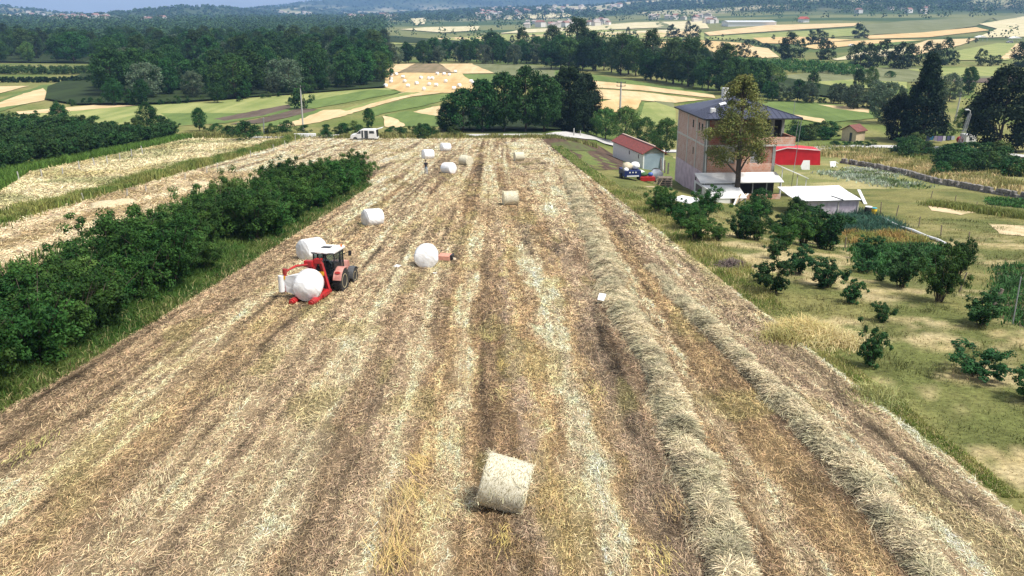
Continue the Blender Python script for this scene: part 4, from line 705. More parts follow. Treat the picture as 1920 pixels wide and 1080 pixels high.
# tree belts, each tree by itself
def belt(path, n, h0h1, protos, h0, label, group, sd=2.0, wf=(.8, 1.1), cat='tree'):
    A = np.array(path, float); L = np.concatenate([[0], np.cumsum(np.hypot(np.diff(A[:, 0]), np.diff(A[:, 1])))])
    for k in range(n):
        s = L[-1]*(k+rng.uniform(.1, .9))/n; pxtree(protos[int(rng.integers(len(protos)))] if isinstance(protos[0], list) else protos, h0, np.interp(s, L, A[:, 0]), np.interp(s, L, A[:, 1])+rng.normal(0, sd), rng.uniform(*h0h1)*np.interp(s/L[-1], [0, 1], [1, 1]), rng.uniform(*wf), label=label, group=group, cat=cat)
belt([(722, 121), (850, 117), (960, 119), (1050, 121)], 24, (34, 48), [BRD, BRD, WIL], 11, 'tree of the dark belt behind the distant field of wrapped bales', 'trees of the belt behind the bale field')
belt([(870, 115), (1050, 117), (1130, 120)], 9, (42, 56), [BRD, POP], 11.5, 'tall tree standing out of the belt behind the bale field', 'tall trees of the belt behind the bale field')
belt([(1030, 128), (1130, 132), (1220, 150), (1310, 166), (1400, 178), (1450, 184)], 30, (48, 70), [BRD, BRD, LGT, POP], 11, 'tree of the thick belt behind the brick house', 'trees of the belt behind the brick house')
belt([(1180, 118), (1280, 122), (1360, 140)], 12, (36, 46), [BRD, WIL], 11, 'tree in the back row of the belt behind the brick house', 'back row trees of the belt')
belt([(1400, 184), (1500, 192), (1600, 200), (1680, 205)], 20, (24, 42), [BRD, SHR, WIL], 9, 'low tree of the hedge between the green meadow and the grey field', 'trees of the meadow hedge')
belt([(100, 196), (200, 198), (330, 195), (450, 188), (560, 178), (640, 166)], 26, (18, 34), [SHR, BRD], 7, 'bush at the foot of the dark wood, along the pale meadow', 'bushes at the wood edge', cat='bush')
# the wood on the left
cands = []
for _ in range(4000):
    px = rng.uniform(-20, 722); py = 60+rng.uniform(0, 1)**1.15*126
    lim = np.interp(px, [-20, 90, 195, 196, 330, 450, 560, 720], [118, 118, 120, 193, 192, 186, 176, 160])
    if py > lim: continue
    cands.append((px, py))
kept = []
CX, CY, CZ_ = hit(*np.array(cands).T)
for px, py in zip(CX, CY):
    p = Vector((float(px), float(py), 0))
    if p.y > 620 or len(kept) > 420: continue
    if all((p.x-q[0])**2+(p.y-q[1])**2 > (5.6+.010*p.y)**2 for q in kept): kept.append((p.x, p.y))
kept.sort(key=lambda q: q[1]); kept = kept[:285]
for x, y in kept:
    u = rng.uniform(); pr, h0, H = (BRD, 11, rng.uniform(9, 12.5)) if u < .55 else (POP, 14, rng.uniform(10, 14)) if u < .74 else (LGT, 11, rng.uniform(8, 11)) if u < .82 else (WIL, 9, rng.uniform(6, 9.5))
    put(pr, G(x, y), H, h0, rng.uniform(.85, 1.15), 'tree standing in the dark mixed wood behind the meadows', 'tree', 'trees of the dark wood')
# single trees far out on the plain
FAR = [(1177, 72, 18), (1195, 74, 9), (1258, 72, 25), (1270, 75, 20), (1283, 77, 18), (1300, 78, 30), (1290, 60, 18), (1262, 114, 34), (1323, 112, 32), (1352, 110, 26), (1382, 109, 24), (1396, 108, 29), (1478, 112, 44), (1470, 112, 34), (1500, 108, 34), (1520, 84, 26), (1534, 84, 28), (1546, 81, 20), (1561, 74, 8), (1608, 72, 27), (1622, 72, 16), (1540, 112, 30), (1552, 112, 34), (1598, 124, 34), (1612, 128, 42), (1626, 128, 40), (1638, 126, 38), (1655, 122, 46), (1675, 128, 36), (1692, 130, 48), (1706, 126, 42), (1738, 124, 40), (1752, 124, 36), (1772, 122, 44), (1788, 122, 26), (1838, 123, 30), (1856, 124, 20), (1870, 122, 18), (1908, 126, 40), (1922, 128, 46), (868, 79, 9), (910, 79, 8), (1000, 76, 12), (990, 77, 10), (1022, 76, 12), (1830, 80, 9), (1815, 82, 10), (1355, 70, 6), (1240, 112, 20), (1215, 110, 16), (1415, 112, 16), (1450, 75, 10), (960, 80, 12), (805, 120, 22), (1285, 108, 12), (1120, 78, 5), (1160, 78, 5)]
for px, py, h in FAR: pxtree(FARP, 11, px, py, h, rng.uniform(.85, 1.1), label='single leafy tree standing among the pale fields of the plain', group='single trees of the far plain', k=0 if rng.uniform() < .6 else 1)
for pr in list(ALLP):
    if pr.name not in USED:
        for ch in list(pr.children): bpy.data.objects.remove(ch)
        bpy.data.objects.remove(pr)

# hedge rows of the far left plots, and the young plantation (read as one mass)
def hedge(name, path, hpx, n, c1, c2, label, cat, w=2.4, kind=None):
    A = np.array([tuple(P(*p)) for p in path]); L = np.concatenate([[0], np.cumsum(np.hypot(np.diff(A[:, 0]), np.diff(A[:, 1])))]); Hm = hpx*np.mean(A[:, 1])/F; k = int(n/28); s = rng.uniform(0, L[-1], k)
    x = np.interp(s, L, A[:, 0])+rng.normal(0, .3, k); y = np.interp(s, L, A[:, 1])+rng.uniform(-w, w, k); z = zg(x, y)+rng.uniform(.15, .85, k)*Hm; v, f, c = crown_cloud(np.stack([x, y, z], 1), np.full(k, Hm*.26), 28, .3, c1, c2)
    tag(link(name, np_mesh(name, v, f, c), M_LEAF), label, cat, None, kind)
hedge('hedge', [(-30, 139), (60, 138), (192, 139)], 15, 9000, (.03, .07, .022), (.045, .095, .03), 'taller clipped green hedge row of the far plots beside the wood', 'hedge', 5)
hedge('hedge', [(-30, 154), (90, 154), (200, 153)], 10, 7000, (.018, .045, .016), (.03, .07, .024), 'lower dark hedge row of the far plots with white gaps behind it', 'hedge', 2)
hedge('young_plantation', [(1335, 128), (1450, 130), (1590, 136)], 18, 16000, (.05, .12, .03), (.075, .16, .04), 'bright green young tree plantation in the plain', 'plantation', 22, 'stuff')
hedge('field_hedge', [(770, 98), (900, 92), (1050, 86), (1150, 83), (1300, 84)], 7, 9000, (.022, .05, .02), (.04, .075, .03), 'dark green low hazel plots beyond the belt', 'plantation', 22, 'stuff')
hedge('field_hedge', [(1330, 74), (1400, 80), (1440, 90), (1470, 104)], 8, 3000, (.022, .05, .02), (.04, .075, .03), 'dark hedge winding between the golden fields', 'hedge', 2)

# woods on the hills and the far plain: one mass
def inside(poly, X, Y):
    r = np.zeros(len(X), bool); j = len(poly)-1
    for i in range(len(poly)):
        a, b = poly[i], poly[j]; r ^= ((a[1] > Y) != (b[1] > Y)) & (X < (b[0]-a[0])*(Y-a[1])/(b[1]-a[1]+1e-9)+a[0]); j = i
    return r
def distant_wood():
    n = 60000; y = 560*(9.5**rng.uniform(0, 1, n)); x = y*rng.uniform(-.64, .64, n); z = zg(x, y); dep = y*CP-(z-CAMZ)*SP; px = 960+x/dep*F; py = 540-F*((z-CAMZ)*CP+y*SP)/dep
    keep = np.ones(n, bool)
    for m, q in VALLEY:
        if min(p[1] for p in q) < 120: keep &= ~inside(q, px, py)
    hh = np.zeros(n)
    for cx, cy, sx, sy, h in HILLS: hh = np.maximum(hh, h*np.exp(-.5*((x-cx)/sx)**2-.5*((y-cy)/sy)**2))
    clear = ss(.52, .58, fbm(x/170, y/240, 47, 4))*ss(1500, 1900, y)*(1-ss(3400, 3900, y))*ss(820, 960, px); town = ss(.5, .56, fbm(x/150, y/200, 53, 4))*ss(2600, 3200, y)*(1-ss(4200, 4800, y))
    d = np.where(px < 720, .95, .05)+ss(4, 14, hh)*.8+ss(1500, 1900, y)*.5; d = d*(1-.93*np.maximum(clear, town)); d *= np.where((px > 1300) & (hh < 4) & (py > 34), .18, 1)
    d *= np.where((px > 70) & (px < 330) & (y > 1500) & (hh < 8), .12, 1); keep &= rng.uniform(0, 1, n) < d; x, y, z = x[keep], y[keep], z[keep]; x, y, z = x[:11500], y[:11500], z[:11500]; n = len(x); print('distant clumps', n)
    sc = np.clip(y/900, .9, 3.2); hgt = rng.uniform(6, 11, n)*np.clip(sc, .9, 1.35)*np.where(y > 1900, .55, 1); per = 20; ci = np.repeat(np.arange(n), per); N = n*per
    a = rng.uniform(0, 6.28, N); u = rng.uniform(0, 1, N); r = (hgt*.5*np.clip(sc, 1, 1.9))[ci]*np.sqrt(1-(u*.95)**2)*rng.uniform(.5, 1, N); c = np.stack([x[ci]+np.cos(a)*r, y[ci]+np.sin(a)*r, z[ci]+hgt[ci]*(.12+.88*u)], 1)
    nr = np.stack([np.cos(a), np.sin(a), u*1.6+.2], 1)+rng.normal(0, .4, (N, 3)); tone = mixc((.024, .055, .02), (.06, .105, .04), rng.uniform(0, 1, n)**1.5)
    v, f, cc = leaf_quads(c, nr, .95*sc[ci]*rng.uniform(.7, 1.3, N), jcol(tone[ci], N, .25), .8)
    tag(link('distant_wood', np_mesh('distant_wood', v, f, cc), M_LEAF), 'far off woods covering the plain and the hills', 'woods', None, 'stuff')
distant_wood()
# ------------------------------------------------------------------ bales
def bale_prof(R, L, r=.1, dome=.03): return [(.02, -L/2-dome), (R*.55, -L/2-dome*.7), (R-r, -L/2), (R-r*.3, -L/2+r*.3), (R, -L/2+r), (R*1.008, 0), (R, L/2-r), (R-r*.3, L/2-r*.3), (R-r, L/2), (R*.55, L/2+dome*.7), (.02, L/2+dome)]
LAY = Matrix.Rotation(math.pi/2, 4, 'X')          # lathe axis along Y
def wrapped(px, py, R, L, az, label, group=None, name='wrapped_bale', seg=32):
    p = P(px, py); m = MB(); m.lathe(bale_prof(R, L, .16, .05), LAY, seg)
    for v in m.bm.verts:
        k = .02*(vnoise(v.co.x*4+p.x, v.co.z*4+v.co.y*3, 7)-.5)*2; v.co += v.co.normalized()*float(k)
        if v.co.z < -R*.93: v.co.z = -R*.93
    o = m.build(name, M_WRAP, smooth=True); o.location = p+Vector((0, R*.45, R*.93)); o.location.z = float(zg(o.location.x, o.location.y))+R*.93-.02; o.rotation_euler = (rad(-4), 0, rad(az)); return tag(o, label, 'bale', group)
wrapped(799, 502, .625, 1.2, 4, 'round white wrapped bale with its flat end to the viewer, beside the faded red implement')
b = wrapped(583, 488, .62, 1.3, -38, 'white wrapped bale lying just behind the tractor, towards the grove')
wrapped(698, 424, .6, 1.25, -52, 'white wrapped bale alone near the tip of the hazel grove')
wrapped(802, 299, .64, 1.35, -60, 'white wrapped bale just beyond the walking person'); wrapped(835, 284, .6, 1.3, -55, 'farthest white wrapped bale of the mown field, nearest the road'); wrapped(841, 326, .61, 1.35, 50, 'white wrapped bale beside the walking person')
far0 = None
for zx, zy in [(268, 190), (345, 180), (265, 248), (265, 293), (185, 353), (445, 220), (470, 288), (520, 356), (650, 320), (715, 232), (830, 242), (885, 242), (960, 170), (1140, 186), (1085, 288), (838, 334), (945, 345), (760, 405), (1210, 395), (1290, 350), (1468, 288), (1500, 318), (1605, 310), (1610, 378), (1230, 140), (1060, 175)]:
    p = P(700+zx/8, 120+zy/8)
    if far0 is None: far0 = o = wrapped(700+zx/8, 120+zy/8, .6, 1.2, 30, None, seg=16)
    else: o = far0.copy(); COL.objects.link(o)
    o.location = p+Vector((0, 0, .6)); o.rotation_euler = (0, 0, rng.uniform(0, 3)); o.scale = (.85,)*3; tag(o, 'small white wrapped bale on the distant golden field below the wood', 'bale', 'wrapped bales on the distant field')
def hay_mat():
    m = bpy.data.materials.new('baled_hay'); n, l, b = nodes(m); b.inputs['Roughness'].default_value = .6; b.inputs['Specular IOR Level'].default_value = .35
    tc = n.new('ShaderNodeTexCoord'); mp = n.new('ShaderNodeMapping'); mp.inputs['Scale'].default_value = (9, 3, 3); ns = n.new('ShaderNodeTexNoise'); ns.inputs['Scale'].default_value = 4.5; ns.inputs['Detail'].default_value = 8; ns.inputs['Roughness'].default_value = .7
    l.new(tc.outputs['Object'], mp.inputs[0]); l.new(mp.outputs[0], ns.inputs['Vector']); rp = n.new('ShaderNodeValToRGB'); e = rp.color_ramp.elements; e[0].position = .36; e[0].color = (.17, .14, .065, 1); e[1].position = .62; e[1].color = (.78, .74, .6, 1); k = rp.color_ramp.elements.new(.48); k.color = (.6, .55, .4, 1)
    l.new(ns.outputs['Fac'], rp.inputs[0]); l.new(rp.outputs[0], b.inputs['Base Color']); bp = n.new('ShaderNodeBump'); bp.inputs['Strength'].default_value = .8; bp.inputs['Distance'].default_value = .05; l.new(ns.outputs['Fac'], bp.inputs['Height']); l.new(bp.outputs[0], b.inputs['Normal']); return m
M_HAY = hay_mat()
def hay_bale(px, py, R, L, az, label, roll=0, hair=0, sink=.03):
    """axis along local X"""
    p = P(px, py); root = empty('hay_bale', p+Vector((0, R*.55, 0)), rad(az), label, 'bale'); root.location.z = float(zg(p.x, p.y+R*.55))-sink; root.rotation_euler = (0, rad(roll), rad(az))
    m = MB(); M = Matrix.Translation((0, 0, R)) @ Matrix.Rotation(math.pi/2, 4, 'Y'); m.lathe(bale_prof(R, L, .06, .02), M, 48); bmesh.ops.subdivide_edges(m.bm, edges=[e for e in m.bm.edges if e.calc_length() > .25], cuts=3)
    for v in m.bm.verts: v.co += Vector((0, v.co.y, v.co.z-R)).normalized()*float(.05*(fbm(v.co.x*5, math.atan2(v.co.y, v.co.z-R)*4, 17, 3)-.5)) if abs(v.co.y)+abs(v.co.z-R) > .05 else Vector()
    m.build('roll', M_HAY, root, smooth=True)
    if hair:
        n = hair; th = rng.uniform(0, 2*np.pi, n); e = rng.uniform(0, 1, n) < .5; x = np.where(e, np.sign(rng.uniform(-1, 1, n))*L/2*rng.uniform(.93, 1.03, n), rng.uniform(-L/2, L/2, n)); rr = R*rng.uniform(.97, 1.05, n); y, z = np.cos(th)*rr, R+np.sin(th)*rr
        v, f, c = strand_quads(x, y, z, rng.uniform(.1, .34, n), rng.uniform(.008, .016, n), rng.uniform(0, 6.28, n), rng.normal(0, .7, n), jcol((.6, .54, .36), n, .4)); ok = v.reshape(-1, 4, 3)[:, :, 2].min(1) > 0; f = f[ok]
        tag(link('loose_straw', np_mesh('loose_straw', v, f, c), M_STRAW, root), kind='stuff')
    return root
hay_bale(936, 962, .6, 1.05, -9, 'large bare round hay bale lying nearest the viewer', 13, 260, -.0)
hay_bale(957, 387, .59, 1.15, 8, 'bare round hay bale midway up the field at the end of the long windrow', 0, 900); hay_bale(873, 311, .6, 1.2, -38, 'bare round hay bale showing its spiral end, beside three wrapped ones'); hay_bale(973, 303, .58, 1.15, 14, 'bare round hay bale standing alone near the dug plot')

# ------------------------------------------------------------------ skinned people
def skin_body(name, chain, mats, pick, parent=None):
    """CHAIN: {joint: (xyz, radius, parent joint)}; one continuous surface, materials by height"""
    ks = list(chain); idx = {k: i for i, k in enumerate(ks)}; me = bpy.data.meshes.new(name); me.from_pydata([chain[k][0] for k in ks], [(idx[k], idx[chain[k][2]]) for k in ks if chain[k][2]], [])
    o = bpy.data.objects.new(name, me); COL.objects.link(o); md = o.modifiers.new('s', 'SKIN'); sb = o.modifiers.new('d', 'SUBSURF'); sb.levels = 1; sb.render_levels = 1
    for k in ks: r = chain[k][1]; r = r if isinstance(r, tuple) else (r, r); me.skin_vertices[0].data[idx[k]].radius = r
    me.skin_vertices[0].data[0].use_root = True
    dg = bpy.context.evaluated_depsgraph_get(); nm = bpy.data.meshes.new_from_object(o.evaluated_get(dg)); bpy.data.objects.remove(o); nm.materials.clear()
    for m in mats: nm.materials.append(m)
    for p in nm.polygons: p.material_index = pick(p.center); p.use_smooth = True
    o = bpy.data.objects.new(name, nm); COL.objects.link(o)
    if parent: o.parent = parent
    return o
def hand(ch, wrist, palm, d, side, key, s=1.0):
    """palm and five fingers of different length hung on joint WRIST"""
    d = Vector(d).normalized(); sd_ = Vector(side).normalized(); p = Vector(palm); ch[key+'palm'] = (tuple(p), (.036*s, .02*s), wrist)
    for i, (o, ln) in enumerate([(-.03, .075), (-.01, .085), (.011, .08), (.03, .065)]):
        a = p+sd_*o*s+d*.05*s; b = a+(d*.8-Vector((0, .35, .3))*.4).normalized()*ln*s; ch[f'{key}k{i}'] = (tuple(a), .0095*s, key+'palm'); ch[f'{key}f{i}'] = (tuple(b), .008*s, f'{key}k{i}')
    a = p-sd_*.045*s+d*.015*s; ch[key+'t'] = (tuple(a), .011*s, key+'palm'); ch[key+'t2'] = (tuple(a+(d*.9-sd_*.35).normalized()*.05*s), .009*s, key+'t')
def walker():
    p = P(799, 328); s = .88; root = empty('person', p, rad(8), 'person walking away in a dark top and pale jeans between the wrapped bales', 'person'); V = lambda x, y, z: (x*s, y*s, z*s); c = {}
    c['pelvis'] = (V(0, 0, .93), (.15*s, .11*s), None); c['waist'] = (V(0, .01, 1.08), (.14*s, .1*s), 'pelvis'); c['chest'] = (V(0, .02, 1.3), (.17*s, .115*s), 'waist'); c['neckb'] = (V(0, .02, 1.45), .065*s, 'chest'); c['neck'] = (V(0, .03, 1.51), .052*s, 'neckb'); c['head'] = (V(0, .05, 1.61), (.08*s, .095*s), 'neck'); c['top'] = (V(0, .045, 1.70), (.066*s, .08*s), 'head'); c['nose'] = (V(0, .145, 1.61), .014*s, 'head')
    for q, sx, st in (('l', -1, .17), ('r', 1, -.16)):
        c[q+'hip'] = (V(.09*sx, 0, .88), .09*s, 'pelvis'); c[q+'knee'] = (V(.1*sx, st*.6+.03, .5), .062*s, q+'hip'); c[q+'ank'] = (V(.1*sx, st*1.15, .1), .044*s, q+'knee'); c[q+'toe'] = (V(.11*sx, st*1.15+.15, .04), .038*s, q+'ank')
        c[q+'sh'] = (V(.19*sx, .02, 1.39), .06*s, 'chest'); c[q+'el'] = (V(.25*sx, -st*.5, 1.13), .043*s, q+'sh'); c[q+'wr'] = (V(.24*sx, -st*.9+.05, .9), .03*s, q+'el'); hand(c, q+'wr', V(.24*sx, -st*.95+.06, .83), (0, .1, -1), (0, 1, 0), q, s)
    def pick(v): z = v.z/s; return 0 if (z > 1.46 or (abs(v.x)/s > .205 and z < 1.2)) else 1 if z > .95 else 3 if z < .1 else 2
    skin_body('body', c, [M_SKIN, M_TEE, M_JEANS, M_DARK], pick, root)
    m = MB(); bmesh.ops.create_uvsphere(m.bm, u_segments=14, v_segments=8, radius=1)
    for v in m.bm.verts: v.co = Vector((v.co.x*.088*s, v.co.y*.1*s+.03*s, max(v.co.z, -.55)*.1*s+1.665*s))
    m.build('hair', M_HAIR, root, smooth=True)
    m = MB()
    for sx in (-1, 1): m.box((.034*s*sx, .132*s, 1.635*s), (.024*s, .01*s, .01*s))
    m.box((0, .135*s, 1.565*s), (.045*s, .01*s, .009*s)); m.build('face', M_DARK, root)
walker()

# ------------------------------------------------------------------ tractor
def wheel(parent, name, c, R, w, hub, lugs=20, rimr=.56):
    root = MB(); x0 = c[0]
    prof = [(R*rimr, -w*.42), (R*.8, -w*.5), (R*.95, -w*.47), (R*.985, -w*.36), (R*.985, w*.36), (R*.95, w*.47), (R*.8, w*.5), (R*rimr, w*.42)]
    M = Matrix.Translation(c) @ Matrix.Rotation(math.pi/2, 4, 'Y'); root.lathe(prof, M, 40)
    for k in range(lugs):
        a = 2*math.pi*k/lugs
        for sx in (-1, 1):
            a2 = a+(math.pi/lugs if sx > 0 else 0); root.box((x0+sx*w*.24, c[1]+math.cos(a2)*R*.99, c[2]+math.sin(a2)*R*.99), (w*.5, R*.07, R*.07), (a2-math.pi/2, 0, 0))
    W_ = root.build('wheel', M_BLACK, parent, smooth=True); r = MB()
    for sx in (-1, 1): r.lathe([(R*.1, sx*w*.3), (R*.16, sx*w*.3), (R*.18, sx*w*.14), (R*rimr*.8, sx*w*.2), (R*rimr*.95, sx*w*.44), (R*rimr*1.03, sx*w*.44), (R*rimr*1.03, sx*w*.2)], M, 28)
    r.build('rim', M_RIM, W_, smooth=True); h = MB(); h.cyl((x0-w*.36, c[1], c[2]), (x0+w*.36, c[1], c[2]), R*.15); h.build('hub', M_GREY, W_); return W_
pr_ = P(639, 549); HD = rad(-9)
TR = empty('tractor', pr_, HD, 'red and grey farm tractor with a white roofed cab carrying the bale wrapper', 'tractor')
TS = .86; TR.scale = (TS,)*3; off = Matrix.Rotation(HD, 3, 'Z') @ Vector((.78*TS, 0, 0)); TR.location = pr_-off; TR.location.y += .25; TR.location.z = float(zg(TR.location.x, TR.location.y))-.03; TR.rotation_euler = (-.06, 0, HD)
for sx in (-1, 1): wheel(TR, 'wheel', (.78*sx, 0, .66), .66, .44, 0); wheel(TR, 'wheel', (.72*sx, 1.98, .46), .46, .32, 0, 16)
m = MB(); m.box((0, .1, .68), (.5, 1.5, .5)); m.box((0, 1.5, .62), (.42, 1.9, .42)); m.bar((-.72, 0, .66), (.72, 0, .66), .22); m.bar((-.62, 1.98, .46), (.62, 1.98, .46), .16); m.box((0, -.5, .6), (.34, .3, .5)); m.box((-.5, .75, .55), (.3, .7, .35)); m.box((.5, .75, .55), (.3, .7, .35)); m.build('chassis', M_DARK, TR, .02)
m = MB(); m.prism([(.95, .82), (.95, 1.42), (1.9, 1.34), (2.5, 1.22), (2.62, 1.05), (2.6, .72), (1.4, .74)], 'x', -.36, .36); hood = m.build('hood', M_SALMON, TR, .05)
m = MB(); m.box((0, 2.625, .93), (.5, .03, .3)); m.build('grille', M_DARK, hood)
for sx in (-1, 1):
    m = MB(); m.box((.22*sx, 2.63, 1.12), (.14, .03, .08)); m.build('headlight', M_PANE, hood)
m = MB(); m.cyl((.33, 1.15, 1.3), (.33, 1.15, 1.95), .045); m.cyl((.33, 1.15, 1.35), (.33, 1.15, 1.62), .07); m.build('exhaust', M_DARK, TR)
def fender(name, sx, y, z, R, w, m_, a0, a1):
    q = MB(); pts = [(y+math.cos(a)*R, z+math.sin(a)*R) for a in np.linspace(rad(a0), rad(a1), 12)]; inn = [(y+math.cos(a)*(R-.045), z+math.sin(a)*(R-.045)) for a in np.linspace(rad(a1), rad(a0), 12)]
    q.prism(pts+inn, 'x', sx-w/2, sx+w/2); return q.build(name, m_, TR, .015)
for sx in (-1, 1):
    f_ = fender('rear_fender', .8*sx, 0, .66, .76, .46, M_SALMON, 62, 168); fender('inner_fender', .62*sx, 0, .66, .75, .12, M_DARK, 20, 165)
    q = MB(); q.lathe([(.02, -.012), (.1, -.012), (.12, 0), (.1, .012), (.02, .012)], Matrix.Translation((.8*sx, -.58, 1.205)) @ Matrix.Rotation(rad(42), 4, 'X') @ Matrix.Diagonal((1.3, .7, 1, 1)), 20); q.build('tail_light', M_RED, f_)
    fender('front_fender', .72*sx, 1.98, .46, .55, .36, mat('charcoal_plastic', (.09, .095, .1), .5), 35, 185)
# cab
m = MB(); 
for x, y in ((-.6, -.42), (.6, -.42), (-.66, .38), (.66, .38), (-.58, .98), (.58, .98)): m.bar((x, y, 1.0), (x*.94, y*.94+.01, 2.18), .06, .06)
for z in (1.02, 2.16): m.bar((-.6, -.41, z), (.6, -.41, z), .06); m.bar((-.57, .96, z), (.57, .96, z), .06); m.bar((-.62, -.41, z), (-.57, .96, z), .06); m.bar((.62, -.41, z), (.57, .96, z), .06)
m.box((0, .28, .96), (1.16, 1.36, .08)); m.bar((.1, -.43, 1.04), (.1, -.42, 2.14), .03); cab = m.build('cab_frame', M_DARK, TR)
m = MB(); m.box((0, -.405, 1.6), (1.12, .012, 1.06)); m.build('rear_window', M_GLASS, cab)
m = MB(); m.box((0, .955, 1.6), (1.04, .012, 1.06)); m.build('windscreen', M_GLASS, cab)
for sx in (-1, 1): m = MB(); m.box((.605*sx, .28, 1.6), (.012, 1.28, 1.06)); m.build('side_window', M_GLASS, cab)
m = MB(); m.prism([(-.56, 2.19), (-.58, 2.27), (-.45, 2.37), (.95, 2.38), (1.16, 2.3), (1.14, 2.2)], 'x', -.66, .66); roof = m.build('roof', M_WHITE, TR, .06)
m = MB(); m.box((-.05, .22, 2.387), (.5, .42, .035)); m.build('roof_hatch', M_DARK, roof, .01)
for x in (-.5, -.17, .17, .5): m = MB(); m.box((x, -.585, 2.235), (.2, .03, .07)); m.build('work_light', M_GREY if abs(x) > .3 else M_WHITE, roof)
for sx in (-1, 1): m = MB(); m.bar((.6*sx, .95, 1.9), (.86*sx, 1.12, 2.0), .03); m.box((.9*sx, 1.12, 1.92), (.16, .04, .28)); m.build('mirror', M_DARK, TR)
m = MB(); m.cyl((.62, .6, 2.37), (.62, .6, 2.5), .05); m.build('beacon', mat('amber', (.7, .2, .03), .3), roof)
m = MB(); m.box((0, .0, 1.15), (.5, .46, .14)); m.box((0, -.24, 1.45), (.48, .12, .6), (rad(8), 0, 0)); m.build('seat', M_DARK, TR, .04)
m = MB(); m.bar((0, .75, 1.05), (0, .52, 1.42), .05); m.lathe([(.15, -.015), (.19, -.015), (.19, .015), (.15, .015)], Matrix.Translation((0, .5, 1.44)) @ Matrix.Rotation(rad(-35), 4, 'X'), 24); m.build('steering_wheel', M_DARK, TR)
def driver():
    M = Matrix.LocRotScale(TR.location, TR.rotation_euler, TR.scale); root = empty('person', M @ Vector((-.06, .02, 1.02)), HD, 'person in a white shirt driving the tractor, seen through the rear window', 'person'); root.scale = TR.scale; c = {}
    c['pelvis'] = ((0, 0, .26), (.15, .12), None); c['chest'] = ((0, -.02, .62), (.17, .12), 'pelvis'); c['neck'] = ((0, .02, .8), .05, 'chest'); c['head'] = ((-.02, .06, .93), (.08, .095), 'neck'); c['top'] = ((-.02, .06, 1.02), (.065, .075), 'head'); c['nose'] = ((-.02, .155, .93), .014, 'head')
    for q, sx in (('l', -1), ('r', 1)):
        c[q+'hip'] = ((.1*sx, .08, .24), .085, 'pelvis'); c[q+'knee'] = ((.14*sx, .48, .24), .06, q+'hip'); c[q+'ank'] = ((.14*sx, .56, -.1+.14), .04, q+'knee'); c[q+'sh'] = ((.19*sx, 0, .68), .058, 'chest'); c[q+'el'] = ((.24*sx, .2, .48), .042, q+'sh'); c[q+'wr'] = ((.15*sx, .42, .44), .03, q+'el'); hand(c, q+'wr', (.14*sx, .46, .45), (0, 1, .1), (0, 0, 1), q)
    skin_body('body', c, [M_SKIN, M_WHITE, M_DARK], lambda v: 0 if v.z > .79 or v.y > .38 and v.z > .36 else 1 if v.z > .34 else 2, root)
    h = MB(); bmesh.ops.create_uvsphere(h.bm, u_segments=14, v_segments=8, radius=1)
    for v in h.bm.verts: v.co = Vector((v.co.x*.088-.02, v.co.y*.1+.05, max(v.co.z, -.45)*.095+.985))
    h.build('hair', M_HAIR, root, smooth=True); f = MB()
    for sx in (-1, 1): f.box((-.02+.034*sx, .143, .952), (.024, .01, .01))
    f.box((-.02, .145, .885), (.045, .01, .009)); f.build('face', M_DARK, root)
driver()

# ------------------------------------------------------------------ bale wrapper and its bale
MT = Matrix.LocRotScale(TR.location, TR.rotation_euler, None)
BW = empty('bale_wrapper', MT @ Vector((-.12, -.8, 0)), HD, 'red bale wrapper behind the tractor with a white film roll on its arm', 'bale wrapper')
BW.location.z = float(zg(BW.location.x, BW.location.y)); BW.rotation_euler = (-.06, 0, HD)
m = MB(); m.bar((.52, -.1, .25), (.1, .1, 1.55), .12, .18); m.bar((-.52, -.1, .25), (-.1, .1, 1.55), .12, .18); m.bar((-.56, -.1, .25), (.56, -.1, .25), .16); m.bar((-.3, .0, .95), (.3, .0, .95), .1, .14); m.box((0, .08, 1.56), (.34, .24, .22)); m.bar((0, .1, .9), (0, .42, .7), .1); m.build('mast', M_RED, BW, .015)
for sx in (-1, 1):
    m = MB(); m.cyl((.44*sx, -.12, .2), (.44*sx, -2.02, .17), .15, .15, 20); m.cyl((.44*sx, -2.02, .17), (.44*sx, -2.14, .17), .11); r_ = m.build('roller', M_RED, BW, .015, smooth=True)
    m = MB(); m.bar((.62*sx, -.1, .28), (.62*sx, -1.1, .24), .07, .12); m.build('roller_arm', M_RED, BW)
for sx in (-.08, .1): m = MB(); m.box((sx+.14, -.09, 1.02), (.15, .03, .18)); m.build('warning_plate', M_YEL, BW)
m = MB(); m.box((-.38, -.05, 1.46), (.4, .3, .28)); m.bar((-.38, -.1, 1.45), (-.3, -.1, 1.2), .12); m.build('drive_box', M_RED, BW, .02)
m = MB(); m.tube([(-.4, -.15, 1.42), (-.78, -.6, 1.44), (-1.12, -1.05, 1.26)], [.055, .055, .055], 8); m.cyl((-1.12, -1.05, 1.18), (-1.12, -1.05, 1.4), .1); m.bar((-1.12, -1.05, 1.2), (-1.06, -1.1, .38), .12, .1); arm = m.build('wrapping_arm', M_RED, BW)
m = MB(); m.lathe([(.03, -.36), (.135, -.36), (.135, .36), (.03, .36)], Matrix.Translation((-1.27, -1.12, .74)), 20); m.build('film_roll', M_WHITE, arm, smooth=True)
m = MB(); m.box((-1.1, -1.16, 1.02), (.08, .02, .16)); m.build('warning_plate', M_YEL, arm)
m = MB(); m.tube([(.1, .0, 1.7), (.24, .12, 1.45), (.1, .3, 1.1)], .025, 6); m.tube([(-.1, .0, 1.7), (-.2, .2, 1.4), (-.05, .34, 1.05)], .02, 6); m.build('hose', M_BLACK, BW)
m = MB(); m.lathe(bale_prof(.63, 1.25, .2, .1), Matrix.Translation((0, 0, 0)) @ LAY, 36)
